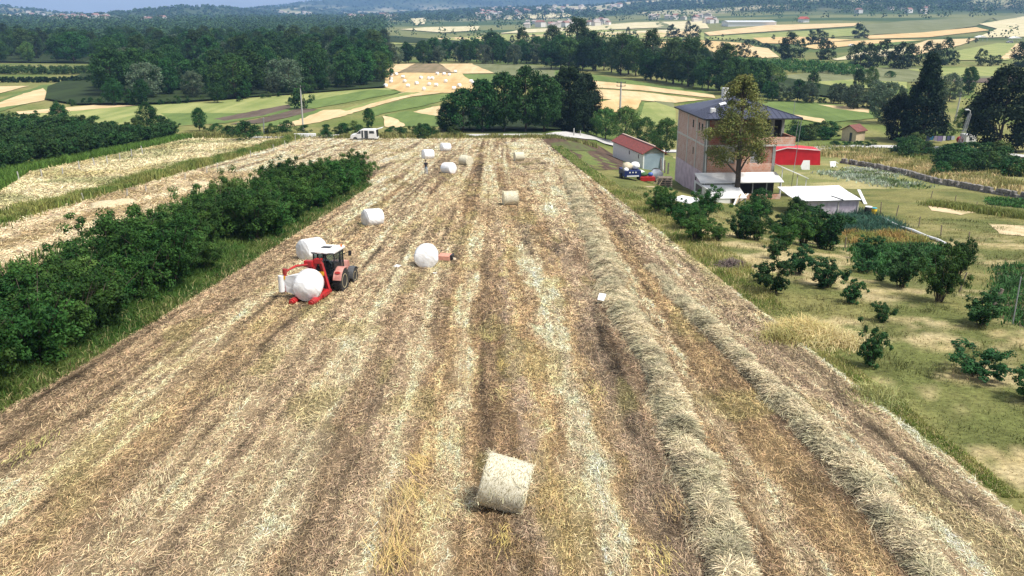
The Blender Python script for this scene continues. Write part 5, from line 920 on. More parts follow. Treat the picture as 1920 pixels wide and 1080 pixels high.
WB = m.build('wrapped_bale', M_WRAP, smooth=True); MB_ = Matrix.LocRotScale(BW.location, BW.rotation_euler, None); WB.location = MB_ @ Vector((-.02, -1.12, .74)); WB.rotation_euler = (0, 0, HD+rad(14)); tag(WB, 'white bale held on the red wrapper, film stretched to the film roll', 'bale')
m = MB(); iv = MB_.inverted(); Wm = Matrix.LocRotScale(WB.location, WB.rotation_euler, None).inverted(); T = lambda q: Wm @ (MB_ @ Vector(q))
m.hull([T((-1.15, -1.14, .42)), T((-1.15, -1.14, 1.06)), T((-1.13, -1.10, .42)), T((-1.13, -1.10, 1.06)), T((-.42, -1.3, 1.22)), T((-.42, -1.3, .25)), T((-.42, -.75, 1.22)), T((-.42, -.75, .25))]); m.build('film', M_WRAP, WB, smooth=False)

# ------------------------------------------------------------------ van
vp = P(684, 262.5); VN = empty('van', vp, rad(-3), 'white van with open side doors and raised tailgate parked beside the road', 'van')
m = MB(); m.prism([(-2.12, .28), (-2.14, .62), (-2.02, .9), (-1.25, 1.06), (-.62, 1.6), (-.2, 1.74), (1.75, 1.76), (2.0, 1.66), (2.08, .9), (2.1, .3)], 'y', -.84, .84); body = m.build('body', M_WHITE, VN, .05, smooth=True)
def vpanel(name, poly, mt, par=body, y=-.846, t=.014): q = MB(); q.prism(poly, 'y', y-t, y); return q.build(name, mt, par)
vpanel('front_window', [(-1.1, 1.1), (-.62, 1.54), (-.42, 1.6), (-.42, 1.1)], M_PANE); vpanel('door_shade_panel', [(-.32, .5), (-.32, 1.6), (-.02, 1.62), (-.02, .42)], M_PANE); vpanel('door_shade_panel', [(.16, .42), (.16, 1.6), (.72, 1.6), (.72, .42)], M_PANE); vpanel('rear_window', [(.98, 1.18), (.98, 1.56), (1.72, 1.56), (1.78, 1.18)], M_PANE)  # dark panels on the closed body paint the shade of the open doorways
sdr = vpanel('sliding_door', [(.78, .4), (.78, 1.64), (1.86, 1.64), (1.9, .4)], M_WHITE, body, -.862, .05); vpanel('window', [(.95, 1.15), (.95, 1.56), (1.7, 1.56), (1.76, 1.15)], M_PANE, sdr, -.914, .01)
vpanel('front_door', [(-1.02, .36), (-1.02, 1.02), (-.4, 1.04), (-.4, .36)], M_WHITE, body, -.85, .03); vpanel('side_trim', [(-1.1, .32), (-1.1, .4), (1.2, .4), (1.2, .32)], M_DARK)
m = MB(); m.prism([(2.0, 1.72), (2.95, 1.98), (2.93, 2.04), (1.98, 1.78)], 'y', -.76, .76); m.build('tailgate', M_WHITE, VN, .01)
m = MB(); m.box((2.095, 0, 1.05), (.02, 1.4, 1.15)); m.build('boot_shade_panel', M_DARK, body); m = MB(); m.box((2.12, 0, .42), (.12, 1.66, .26)); m.build('bumper', M_WHITE, VN, .03)  # dark panel paints the shaded boot onto the closed rear
for x in (-1.35, 1.42):
    for sy in (-1, 1):
        m = MB(); M = Matrix.Translation((x, .76*sy, .31)) @ Matrix.Rotation(math.pi/2, 4, 'X'); m.lathe([(.17, -.1), (.28, -.11), (.315, -.07), (.315, .07), (.28, .11), (.17, .1)], M, 24); w_ = m.build('wheel', M_BLACK, VN, smooth=True); m = MB(); m.lathe([(.02, -.1), (.18, -.1), (.18, .1), (.02, .1)], M, 20); m.build('rim', M_GREY, w_)
for sy in (-1, 1): m = MB(); m.box((-2.06, .6*sy, .82), (.12, .3, .14)); m.build('headlight', M_PANE, body)

# ------------------------------------------------------------------ scraps and the faded implement
def scrap(px, py, pts, m_, label, name='paper_sheet', cat='paper', z=.05):
    p = P(px, py); q = MB(); top = [(x, y, z+zz) for x, y, zz in pts]; q.hull(top+[(x, y, z+zz-.02) for x, y, zz in pts]); o = q.build(name, m_); o.location = p; return tag(o, label, cat)
scrap(1128, 572, [(-.2, -.12, .25), (.08, -.16, .2), (.2, .12, .42), (-.1, .16, .45)], M_WHITE, 'white sheet of paper caught in the long windrow')
scrap(743, 503, [(-.22, -.05, .02), (.1, -.12, .04), (.25, .05, .1), (0, .15, .12)], M_WHITE, 'torn scrap of white film lying between the tractor and the round bale', 'film_scrap', 'plastic scrap'); scrap(813, 515, [(-.18, .03, .03), (.05, -.08, .05), (.2, .0, .06), (0, .08, .05)], M_WHITE, 'small pale scrap in front of the round wrapped bale', 'film_scrap', 'plastic scrap')
ip = P(834, 490); IM = empty('implement', ip, rad(-14), 'faded red metal implement with a pole lying beside the round wrapped bale', 'farm implement')
m = MB(); m.prism([(-.24, .1), (-.2, .34), (.2, .42), (.26, .16)], 'x', -.3, .36); m.build('cover', mat('faded_orange', (.62, .3, .22), .6, (.5, .22, .16), 6), IM, .02); m = MB(); m.bar((-.75, -.05, .12), (-.28, 0, .2), .07); m.build('pole', M_PLANK, IM); m = MB(); m.box((.42, 0, .26), (.12, .4, .3)); m.box((0, 0, .12), (.6, .4, .16)); m.build('bracket', M_DARK, IM); m = MB(); m.box((.56, -.06, .14), (.16, .26, .14), (.2, .3, .4)); m.build('block', M_PLANK, IM)

# ------------------------------------------------------------------ brick house
BR1 = brick_mat('pale_brick', (.46, .27, .22), (.54, .35, .29), (.5, .44, .41), 1, (.55, .44, .41)); BR2 = brick_mat('orange_brick', (.55, .24, .155), (.6, .33, .24), (.55, .45, .38), 1, (.64, .47, .4)); BR3 = brick_mat('dark_brick', (.3, .09, .055), (.36, .13, .09), (.33, .25, .2), 1)
M_PINK = mat('pink_plaster', (.66, .52, .58), .9, (.46, .35, .4), 1.2); M_SEAM = mat('seam_roof', (.05, .056, .095), .42, (.042, .047, .08), 1.5, spec=.5); M_COL = mat('grey_column', (.3, .3, .29), .9, (.22, .22, .21), 3); M_PIL = mat('whitish_concrete', (.6, .58, .54), .9, (.48, .46, .43), 3)
M_INT = mat('painted_interior_shade', (.035, .03, .028), .9); M_SHADEB = mat('weathered_board', (.2, .17, .16), .9, (.1, .085, .08), 5)  # near-black wall colour paints the shade inside the terrace and lean-to
hp = at_depth(1316.5, 365, 95); HZ = float(zg(hp.x, hp.y)); HS = empty('brick_house', (hp.x, hp.y, HZ), rad(4.2), 'unfinished three storey brick house with a dark hipped metal roof', 'house')
Mh = Matrix.LocRotScale(HS.location, HS.rotation_euler, None); print('house', hp, HZ)
ZA, ZB, ZC = 4.42-HZ, 7.3-HZ, 10.0-HZ         # floor slabs and eave, above the ground there
Lx, Ly, Lr = 9.75, 11.8, 7.6
def hbox(name, x0, x1, y0, y1, z0, z1, m_, par=HS, bev=0): q = MB(); q.box(((x0+x1)/2, (y0+y1)/2, (z0+z1)/2), (x1-x0, y1-y0, z1-z0)); return q.build(name, m_, par, bev)
# left wall: three storeys, bays between pillars
lw = hbox('plastered_wall', 0, .25, 0, Ly, -.5, ZA-.16, M_PINK); hbox('window', -.02, .1, 2.6, 3.0, .7, 1.5, M_PANE, lw)
lwb = hbox('brick_wall', .02, .25, .02, Ly, ZA-.14, ZB-.2, BR1); lwt = hbox('brick_wall', .02, .25, .02, Ly, ZB, ZC-.12, BR1)
hbox('slab_edge', -.03, .3, -.03, Ly, ZB-.2, ZB, M_PIL); hbox('slab_edge', -.04, .3, -.04, Ly, ZC-.12, ZC, M_PIL)
for y in (3.55, 7.2, 11.5):
    hbox('pillar', -.035, .2, y-.14, y+.14, ZA-.14, ZB-.203, M_PIL); hbox('pillar', -.035, .2, y-.14, y+.14, ZB+.003, ZC-.123, M_PIL)
hbox('pillar', -.04, .3, -.05, .3, 0, ZC-.123, M_COL)
for y0, y1 in ((4.9, 5.35), (2.55, 2.95), (1.3, 1.8)): hbox('window', -.0, .1, y0, y1, ZB+1.25, ZB+2.05, M_PANE, lwt)
hbox('window', -.0, .1, 4.4, 4.8, ZA+1.25, ZA+2.0, M_PANE, lwb)
# front wall
fg = hbox('ground_wall', .25, Lr, .02, .27, -.5, ZA-.16, M_PIL)
fm = hbox('brick_wall', .3, Lr, 0, .25, ZA-.14, ZA+.85, BR2)
hbox('brick_wall', .3, 1.5, .0, .25, ZA+.852, ZB-.2, BR2); hbox('brick_wall', 3.3, 5.0, .0, .25, ZA+.852, ZB-.2, BR2); hbox('brick_wall', 6.0, Lr-.2, .03, .28, ZA+.852, ZB-.2, BR3); hbox('lintel', 1.5, 3.3, .02, .25, ZA+2.25, ZB-.2, M_PIL)
wn = hbox('window', 1.55, 3.25, .16, .2, ZA+.86, ZA+2.24, mat('milky_pane', (.5, .52, .52), .3, (.25, .27, .28), 1.5)); [hbox('frame', x, x+.07, .1, .15, ZA+.86, ZA+2.24, M_WHITE, wn) for x in (1.55, 2.37, 3.18)]
hbox('balcony_door', 5.05, 5.95, .2, .25, ZA+.86, ZB-.22, M_GREY)
hbox('pillar', Lr-.2, Lr+.12, -.02, .3, 0, ZB-.21, M_COL)
hbox('floor_slab', -.02, Lx, -.1, 3.8, ZB-.198, ZB-.003, M_PIL)
hbox('brick_wall', .3, 5.2, 0, .25, ZB, ZC-.12, BR3); hbox('brick_wall', 5.0, 5.25, .26, 4.0, ZB, ZC-.12, BR3); hbox('inner_wall', 5.26, Lx-.2, 3.75, 4.0, ZB, ZC-.12, M_INT)  # inner wall coloured near-black as the terrace's painted shade
pw = hbox('parapet', 5.22, Lx, -.08, .1, ZB, ZB+.75, BR2); hbox('parapet', Lx-.18, Lx, .102, 3.75, ZB, ZB+.75, BR3)
hbox('column', 7.35, 7.75, 1.1, 1.5, ZB, ZC-.12, M_COL); hbox('column', Lx-.35, Lx-.05, 3.3, 3.6, ZB, ZC-.12, M_COL)
hbox('right_wall', Lr-.25, Lr, .3, Ly, -.5, ZB-.21, BR2); hbox('right_wall', Lx-.25, Lx, 4.02, Ly, ZB, ZC-.12, BR2); hbox('floor_slab', Lr, Lx, 3.81, Ly, ZB-.197, ZB-.004, M_PIL)
hbox('back_wall', .26, Lx-.26, Ly-.25, Ly-.01, -.5, ZC-.12, BR1)
m = MB(); m.bar((Lx-.05, -.12, 0), (Lx+.35, -.3, ZC-.1), .06); m.bar((Lx+.12, .3, ZB+.7), (Lx+.25, .2, ZC-.15), .05); m.build('scaffold_pole', M_GREY, HS)
m = MB(); m.cyl((.15, -.1, 0), (.05, -.12, ZC-.15), .05); m.build('drain_pipe', M_WHITE, HS)
# hipped roof with standing seams
ov = .42; ap0, ap1 = Vector((4.6, 5.2, ZC+1.85)), Vector((5.2, 6.6, ZC+1.85)); q = [Vector((-ov, -ov, ZC)), Vector((Lx+ov, -ov, ZC)), Vector((Lx+ov, Ly+ov, ZC)), Vector((-ov, Ly+ov, ZC))]
m = MB(); up = [m.bm.verts.new(v+Vector((0, 0, .08))) for v in q]; a0, a1 = m.bm.verts.new(ap0), m.bm.verts.new(ap1); lo = [m.bm.verts.new(v) for v in q]
for f in ((up[0], up[1], a0), (up[1], up[2], a1, a0), (up[2], up[3], a1), (up[3], up[0], a0, a1), tuple(reversed(lo))): m.bm.faces.new(f)
for i in range(4): m.bm.faces.new((lo[i], lo[(i+1) % 4], up[(i+1) % 4], up[i]))
rf = m.build('roof', M_SEAM, HS)
m = MB()
for a, b, t0, t1 in ((q[0], q[1], ap0, ap0), (q[1], q[2], ap0, ap1), (q[3], q[0], ap1, ap0)):
    n = int((b-a).length/.52)
    for k in range(1, n):
        s = k/n; e = a.lerp(b, s)+Vector((0, 0, .09)); d = (b-a).normalized(); apx = t0 if (t0-a).dot(d) > (e-a).dot(d) else t1; mid = (t0-a).dot(d); sl = min(1, (e-a).dot(d)/max((t0-a).dot(d), .01), (b-e).dot(d)/max((b-t1).dot(d), .01)); foot = (t0 if sl < 1 and (e-a).dot(d) < mid else t1 if sl < 1 else t0.lerp(t1, .5)); perp = foot-a-d*((foot-a).dot(d)); m.bar(e, e+Vector((perp.x, perp.y, perp.z-.09))*sl, .03, .045)
for c in (q[0], q[1]): m.bar(c+Vector((0, 0, .1)), ap0+Vector((0, 0, .02)), .09, .07)
m.build('roof_seam', M_SEAM, rf)
hbox('fascia', -ov-.03, Lx+ov+.03, -ov-.03, -ov-.002, ZC-.06, ZC+.07, M_DARK, rf); hbox('fascia', -ov-.03, -ov-.002, -ov, Ly+ov, ZC-.06, ZC+.07, M_DARK, rf)
hbox('chimney', 3.25, 3.95, 5.4, 6.1, ZC+.9, ZC+2.75, M_WHITE, rf, .02); hbox('chimney', .75, 1.25, 1.2, 1.7, ZC+.15, ZC+1.0, M_WHITE, rf, .02)
m = MB(); m.box((2.6, 3.3, ZC+1.27), (.7, .5, .06), (rad(20), rad(-14), 0)); m.build('skylight', M_WHITE, rf)
# white lean-to, awning and canopy before the house: one thing each
LT = empty('lean_to', Mh @ Vector((0, 0, 0)), rad(4.2), 'white walled lean-to with a sloping white roof along the front of the brick house', 'lean-to')
lt = lambda *a, **k: hbox(*a, par=LT, **k)
m = MB(); m.prism([(-.35, ZA-.02), (-2.9, ZA-.62), (-2.9, ZA-.7), (-.35, ZA-.1)], 'x', -1.1, 7.8); m.build('roof', M_WHITE, LT)
wl = lt('wall', -1.05, -.93, -5.6, -.32, -.6, ZA-.82, M_WHITE); hbox('window', -1.09, -1.06, -3.3, -1.1, .75, 1.55, M_SHADEB, wl)
lt('wall', 3.0, 7.6, -.62, -.5, -.4, ZA-.75, M_INT); lt('low_wall', 3.3, 7.6, -2.72, -2.6, -.5, .55, BR2)  # near-black back wall paints the shade under the sloping roof
for x in (3.1, 4.6, 6.1, 7.55): lt('post', x-.05, x+.05, -2.6, -2.5, .4, ZA-.72, M_GREY)
AW = empty('awning', Mh @ Vector((0, 0, 0)), rad(4.2), 'low white sheet awning sloping down in front of the lean-to', 'awning'); m = MB(); m.prism([(-2.75, ZA-.85), (-5.9, ZA-1.65), (-5.9, ZA-1.7), (-2.75, ZA-.9)], 'x', -.9, 2.9); m.build('sheet', M_WHITE, AW)
hbox('front_sheet', -.9, 1.2, -5.85, -5.8, -.5, ZA-1.72, M_WHITE, AW)
for x in (-.8, 1.3, 2.8): hbox('post', x-.04, x+.04, -5.8, -5.7, -.6, ZA-1.72, M_GREY, AW)
CN = empty('canopy', Mh @ Vector((0, 0, 0)), rad(4.2), 'white sheet canopy on thin posts between the brick house and the red tent', 'canopy'); m = MB(); m.prism([(7.9, ZA+.75), (11.0, ZA-.55), (11.0, ZA-.62), (7.9, ZA+.68)], 'y', -1.6, 1.2); m.build('sheet', M_WHITE, CN)
for x, y in ((8.1, -1.4), (10.8, -1.4), (10.8, 1.0)): hbox('post', x-.04, x+.04, y-.04, y+.04, -.6, ZA-.58 if x > 9 else ZA+.6, M_WHITE, CN)
hbox('white_box', 9.6, 10.5, -1.5, -1.0, .5, 1.1, M_WHITE, CN)
# ------------------------------------------------------------------ things round the house
def thing_box(name, px, py, rz, label, cat): return empty(name, P(px, py), rad(rz), label, cat)
RT = empty('red_tent', P(1493, 310), rad(-3), 'bright red tarpaulin tent beside the brick house', 'tent'); RT.location.z = float(zg(RT.location.x, RT.location.y))
ZT = RT.location.y*CP-(RT.location.z-CAMZ)*SP; sT = ZT/103; hT = float((309-277)/F*103*1.02); RT.scale = (sT, sT, sT); print('tent', ZT)
m = MB(); m.prism([(-2.75, -.2), (-2.75, hT*.78), (-1.2, hT*.98), (2.6, hT*.86), (2.75, -.2)], 'y', 0, 3.2); bmesh.ops.subdivide_edges(m.bm, edges=m.bm.edges[:], cuts=5, use_grid_fill=True)
for v in m.bm.verts: v.co.y += .14*(float(vnoise(v.co.x*2.2, v.co.z*1.1+v.co.y, 5))-.5); v.co.z += .1*(float(vnoise(v.co.x*1.5, v.co.y*1.5, 6))-.5)
m.build('cover', M_TARP, RT, smooth=True); m = MB(); m.bar((-2.75, -.05, hT*.8), (-1.2, -.06, hT*1.0), .08); m.bar((-1.2, -.06, hT), (2.6, -.06, hT*.88), .08); m.build('edge_pipe', M_WHITE, RT)
scrap(1511, 319, [(-.6, 0, .1), (.55, .05, 0), (.5, .2, 1.35), (-.4, .22, 1.35), (-.75, .1, .55)], M_WHITE, 'white panel leaning against the red tent', 'white_sheet', 'sheet', 0)
TB = thing_box('plastic_table', 1561, 314, 20, 'overturned white plastic table lying on the meadow beyond the red tent', 'table'); m = MB(); m.box((.1, .1, .45), (1.0, .05, .85), (rad(-20), 0, 0)); m.build('top', M_WHITE, TB)
for x, z in ((-.35, .15), (.5, .15), (-.35, .8), (.5, .8)): m = MB(); m.bar((x, .12, z), (x*1.15-.2, -.65, z*.8), .06); m.build('leg', M_WHITE, TB)
# garage
A_ = P(1205, 317); B_ = at_depth(1149, 290, (A_.y*CP-(A_.z-CAMZ)*SP)*1.099); d_ = (B_-A_); ga = math.atan2(-d_.x, d_.y); gl = math.hypot(d_.x, d_.y); ZG = A_.y*CP-(A_.z-CAMZ)*SP; GW = 41/F*ZG/max(math.cos(ga), .5)*1.0; gh = 28.5/F*ZG/.97; gr = gh+11.5/F*ZG
print('garage', A_, B_, rad(1)*0, math.degrees(ga), gl, GW, gh)
GA = empty('garage', A_, ga, 'long white garage with a red tiled roof and a blue grey metal door', 'garage')
g = lambda n, *a, par=GA: hbox(n, *a, par)
lw_ = g('side_wall', 0, .15, .05, gl, -1.2, gh-.02, M_WHITE); g('side_wall', GW-.15, GW, .05, gl, -1.2, gh-.02, M_WHITE); g('back_wall', .151, GW-.151, gl-.15, gl, -1.2, gh, M_WHITE); g('garage_door', .16, GW-.16, .02, .1, -.2, gh-.1, mat('blue_grey_steel', (.3, .38, .45), .5, (.24, .31, .38), 1))
for x in (.08, GW-.08): g('door_post', x-.08, x+.08, -.02, .045, -.2, gh, M_WHITE)
for y in (1.6, gl*.42): hbox('window', -.02, .05, y, y+.35, gh*.55, gh*.8, M_PANE, lw_)
m = MB(); m.prism([(.0, gh-.09), (GW/2, gr-.12), (GW, gh-.09)], 'y', .06, .2); m.build('gable', M_COL, GA)
def tile_mat(name, c1, c2):
    m = bpy.data.materials.new(name); n, l, b = nodes(m); b.inputs['Roughness'].default_value = .8; tc = n.new('ShaderNodeTexCoord'); w = n.new('ShaderNodeTexWave'); w.inputs['Scale'].default_value = .9; w.bands_direction = 'Y'; ns = n.new('ShaderNodeTexNoise'); ns.inputs['Scale'].default_value = 3.5; ns.inputs['Detail'].default_value = 6; ad = n.new('ShaderNodeMath'); ad.operation = 'MULTIPLY_ADD'; ad.inputs[1].default_value = .45
    l.new(tc.outputs['Object'], w.inputs[0]); l.new(tc.outputs['Object'], ns.inputs['Vector']); l.new(w.outputs['Fac'], ad.inputs[0]); l.new(ns.outputs['Fac'], ad.inputs[2]); rp = n.new('ShaderNodeValToRGB'); rp.color_ramp.elements[0].position = .45; rp.color_ramp.elements[1].position = .85; rp.color_ramp.elements[0].color = (*c2, 1); rp.color_ramp.elements[1].color = (*c1, 1); l.new(ad.outputs[0], rp.inputs[0]); l.new(rp.outputs[0], b.inputs['Base Color']); return m
M_RTILE = tile_mat('red_tiles', (.25, .055, .045), (.08, .022, .02)); M_BTILE = tile_mat('brown_tiles', (.2, .065, .05), (.1, .035, .03))
def gable_roof(par, W_, L_, h, r, ov, mt, ridge=None, th=.1):
    m = MB(); a = (r-h)/(W_/2); e = h-a*ov
    m.prism([(-ov, e), (W_/2, r), (W_+ov, e), (W_+ov, e+th), (W_/2, r+th), (-ov, e+th)], 'y', -ov, L_+ov); rf = m.build('roof', mt, par)
    if ridge: q = MB(); q.bar((W_/2, -ov, r+th+.02), (W_/2, L_+ov, r+th+.02), .24, .1); q.build('ridge', ridge, rf)
    return rf
gable_roof(GA, GW, gl, gh, gr, .25, M_RTILE, mat('ridge_mortar', (.55, .4, .35), .8))
# cream cottage
c0 = P(1604, 266); ZK = c0.y*CP-(c0.z-CAMZ)*SP; ck = ZK/F; CT = empty('cottage', c0, rad(38), 'tiny cream cottage with a brown tiled roof under the massive conifer', 'cottage'); cw, cl_, ch, cr_ = 30*ck, 30*ck, 20*ck, 29*ck
cwl = hbox('wall', 0, .15, 0, cl_, -.6, ch, M_CREAM, CT); hbox('wall', .151, cw, -.001, .15, -.6, ch-.02, M_CREAM, CT); hbox('wall', cw-.15, cw-.001, .151, cl_, -.6, ch-.02, M_CREAM, CT); hbox('wall', .151, cw-.151, cl_-.15, cl_, -.6, ch-.02, M_CREAM, CT)
m = MB(); m.prism([(0, ch), (cl_/2, cr_-.1), (cl_, ch)], 'x', .0, .15); m.build('gable', M_CREAM, CT); m = MB(); m.prism([(0, ch), (cl_/2, cr_-.1), (cl_, ch)], 'x', cw-.15, cw); m.build('gable', M_CREAM, CT); hbox('door', -.03, .05, cl_*.28, cl_*.45, -.3, ch*.8, M_PANE, cwl)
m = MB(); a = (cr_-ch)/(cl_/2); m.prism([(-.3, ch-a*.3), (cl_/2, cr_), (cl_+.3, ch-a*.3), (cl_+.3, ch-a*.3+.12), (cl_/2, cr_+.12), (-.3, ch-a*.3+.12)], 'x', -.3, cw+.3); m.build('roof', M_BTILE, CT)
# white plastic greenhouse
g0 = P(1607, 402); Zg = g0.y*CP-(g0.z-CAMZ)*SP; gk = Zg/F; gw = 118*gk; GHs = empty('greenhouse', g0, rad(6), 'white plastic covered greenhouse beside the leek bed', 'greenhouse'); hf, hb = 27*gk, 36*gk; dp = 4.6
m = MB(); m.prism([(-.2, hf), (dp, hb), (dp, hb+.06), (-.2, hf+.06)], 'x', -gw-.15, .2); bmesh.ops.subdivide_edges(m.bm, edges=m.bm.edges[:], cuts=4, use_grid_fill=True)
for v in m.bm.verts: v.co.z += .1*(float(vnoise(v.co.x*1.3, v.co.y*1.3, 3))-.5)
m.build('roof_sheet', M_WRAP, GHs, smooth=True)
hbox('front_sheet', -gw, 0, -.02, .0, -.3, hf, M_CLEAR, GHs); m = MB(); m.prism([(0, -.3), (dp, -.3), (dp, hb), (0, hf)], 'x', 0.002, .03); m.build('end_sheet', M_CLEAR, GHs)
for x in (-gw, -gw*.66, -gw*.33, -.04): hbox('post', x-.05, x+.05, -.09, -.025, -.3, hf, M_PIL, GHs)
m = MB(); m.bar((-gw, -.24, hf+.06), (.2, -.24, hf+.06), .05); m.bar((-gw*.42, .6, hf+.35), (-gw*.27, -.2, hf+.1), .08); m.build('rail', M_DARK, GHs)
def bar_thing(name, a, b, w, m_, label, cat, h=None): q = MB(); c = (Vector(a)+Vector(b))/2; q.bar(Vector(a)-c, Vector(b)-c, w, h); o = q.build(name, m_); o.location = c; return tag(o, label, cat)
q0, q1 = P(1623, 384), P(1611, 378); bar_thing('white_board', q0+Vector((0, 0, .05)), P(1609, 366)+Vector((0, 0, .6)), .32, M_WHITE, 'long white board leaning beside the greenhouse', 'board', .06)
def drum(px, py, r, h, m_, label, lidm=None, name='barrel'):
    o = thing_box(name, px, py, 0, label, 'barrel'); m = MB(); m.lathe([(r*.9, 0), (r, .05), (r, h*.33), (r*1.03, h*.35), (r, h*.37), (r, h*.66), (r*1.03, h*.68), (r, h*.7), (r*.95, h)], None, 22); m.build('body', m_, o, smooth=True)
    m = MB(); m.lathe([(r*.97, h), (r*.97, h+.06), (r*.4, h+.09), (.02, h+.09)], None, 20); m.build('lid', lidm or m_, o); return o
drum(1627, 403, .34, .75, M_BLACK, 'black barrel with a white lid at the corner of the leek bed', M_WHITE); drum(1638, 405, .24, .72, mat('yellow_plastic', (.75, .5, .02), .4), 'yellow barrel with a turquoise lid beside the black barrel', mat('turquoise_plastic', (.05, .42, .5), .4))
pp = [P(px, py)+Vector((0, 0, .12+.05*(i % 2))) for i, (px, py) in enumerate([(1655, 410), (1674, 423), (1690, 428), (1712, 436), (1738, 446), (1758, 454), (1781, 464)])]; c = sum(pp, Vector())/len(pp); m = MB(); m.tube([p-c for p in pp], [.1, .14, .09, .12, .11, .12, .09], 8); o = m.build('plastic_sheeting', M_WHITE, smooth=True); o.location = c; tag(o, 'rolled white plastic sheeting lying along the garden fence', 'plastic sheet')
scrap(1280, 380, [(-1.5, -.3, .12), (.3, -.75, .1), (1.5, -.4, .18), (1.35, .5, .3), (.1, .9, .45), (-.9, .35, .3)], M_WRAP, 'crumpled white sheet spread on the grass before the lean-to', 'plastic_sheet', 'plastic sheet', 0); scrap(1218, 352, [(-.7, -.1, .05), (.5, -.15, .05), (.7, .1, .06), (-.4, .18, .06)], M_PLANK, 'flat beige board lying in the grass before the pallet stack', 'board', 'board')
# trailer, cart, sacks, pallets
BT = thing_box('trailer', 1183, 338, 8, 'small dark blue trailer heaped with junk, before the garage', 'trailer'); hbox('box', -.85, .85, -.6, 1.6, .42, 1.05, M_BLUE, BT, .02); hbox('tail_bar', -.6, .6, -.68, -.62, .48, .58, M_WHITE, BT); [hbox('rear_light', x-.06, x+.06, -.63, -.601, .82, .94, M_WHITE, BT) for x in (-.3, .0, .3)]
for sx in (-1, 1): m = MB(); m.cyl((.78*sx, .5, .34), (.98*sx, .5, .34), .34, seg=20); m.build('wheel', M_BLACK, BT)
def sack(c, r, m_, label, name='sack', cat='sack', sq=.8):
    m = MB(); bmesh.ops.create_icosphere(m.bm, subdivisions=3, radius=r)
    for v in m.bm.verts: v.co = Vector((v.co.x, v.co.y, v.co.z*sq))*(1+.35*(float(fbm(v.co.x*2+c[0]*3, v.co.y*2+v.co.z*2, 13, 3))-.5))
    o = m.build(name, m_, smooth=True); o.location = c; return tag(o, label, cat)
Tm = Matrix.LocRotScale(BT.location, BT.rotation_euler, None)
sack(Tm @ Vector((-.35, .2, 1.35)), .52, mat('beige_sack', (.6, .52, .38), .8), 'big beige sack heaped on the blue trailer'); sack(Tm @ Vector((.45, .25, 1.4)), .5, M_WRAP, 'big white sack heaped on the blue trailer'); sack(Tm @ Vector((-.62, -.3, 1.12)), .26, M_WRAP, 'small white sack at the rear corner of the blue trailer')
RC = thing_box('cart', 1213, 342, 6, 'flat red cart between the blue trailer and the pallet stack', 'cart'); hbox('bed', -.8, .75, -.4, .5, .18, .62, M_RED, RC, .03); [(lambda sx: MB().cyl((.82*sx, .1, .2), (.92*sx, .1, .2), .22, seg=18).build('wheel', M_BLACK, RC))(sx) for sx in (-1, 1)]
Rm = Matrix.LocRotScale(RC.location, RC.rotation_euler, None); sack(Rm @ Vector((-.3, .3, .78)), .42, mat('green_net', (.06, .14, .05), .8), 'dark green net bundle on the red cart', 'net_bundle', 'bundle', .6); sack(Rm @ Vector((-.5, .9, .75)), .5, M_WRAP, 'white sack lying behind the red cart'); sack(Rm @ Vector((.35, .1, .8)), .26, mat('blue_plastic', (.05, .12, .4), .5), 'blue plastic bundle on the red cart', 'plastic_bundle', 'bundle')
sack(P(1231, 337)+Vector((0, 0, .55)), .8, M_WRAP, 'largest white sack, between the red cart and the house wall', sq=.85); sack(P(1229, 325)+Vector((0, 0, .3)), .55, M_BLACK, 'black plastic heap before the garage door', 'plastic_heap', 'heap')
PS = thing_box('pallet_stack', 1246, 351, -4, 'stack of weathered wooden pallets with boards leaning on it', 'pallet stack')
for i in range(5):
    m = MB(); [m.box((.0, -.5+.24*j, .12+.23*i), (1.45, .15, .03)) for j in range(5)]; [m.box((x, 0, .04+.23*i), (.1, 1.1, .12)) for x in (-.6, 0, .6)]; m.build('pallet', M_WOOD, PS, M=Matrix.Rotation(rng.normal(0, .06), 4, 'Z'))
for x0, x1 in ((-1.5, -.75), (-1.3, -.6), (-.85, -.2)): m = MB(); m.bar((x0, -.7, 0), (x1, -.45, 1.05), .14, .04); m.build('board', M_PLANK, PS)
for k, (px, py) in enumerate([(1240, 322), (1246, 325), (1252, 327)]): bar_thing('plank', P(px, py)+Vector((0, 0, -.05)), P(px, py)+Vector((.1*k-.1, .35, 1.9-.2*k)), .22, M_SHADEB, ['dark upright plank nearest the garage door', 'dark upright plank in the middle, between garage and house', 'dark upright plank against the house corner'][k], 'plank', .05)
for k in range(6): p = P(1376+3*k, 386-2*k); bar_thing('plank', p+Vector((0, 0, .1)), p+Vector((.7+.1*k, 1.2, 1.0-.1*k)), .16, M_PLANK if k % 2 else M_WHITE, 'loose plank in the heap below the feathery tree', 'plank', .04)['group'] = 'planks of the heap below the tree'

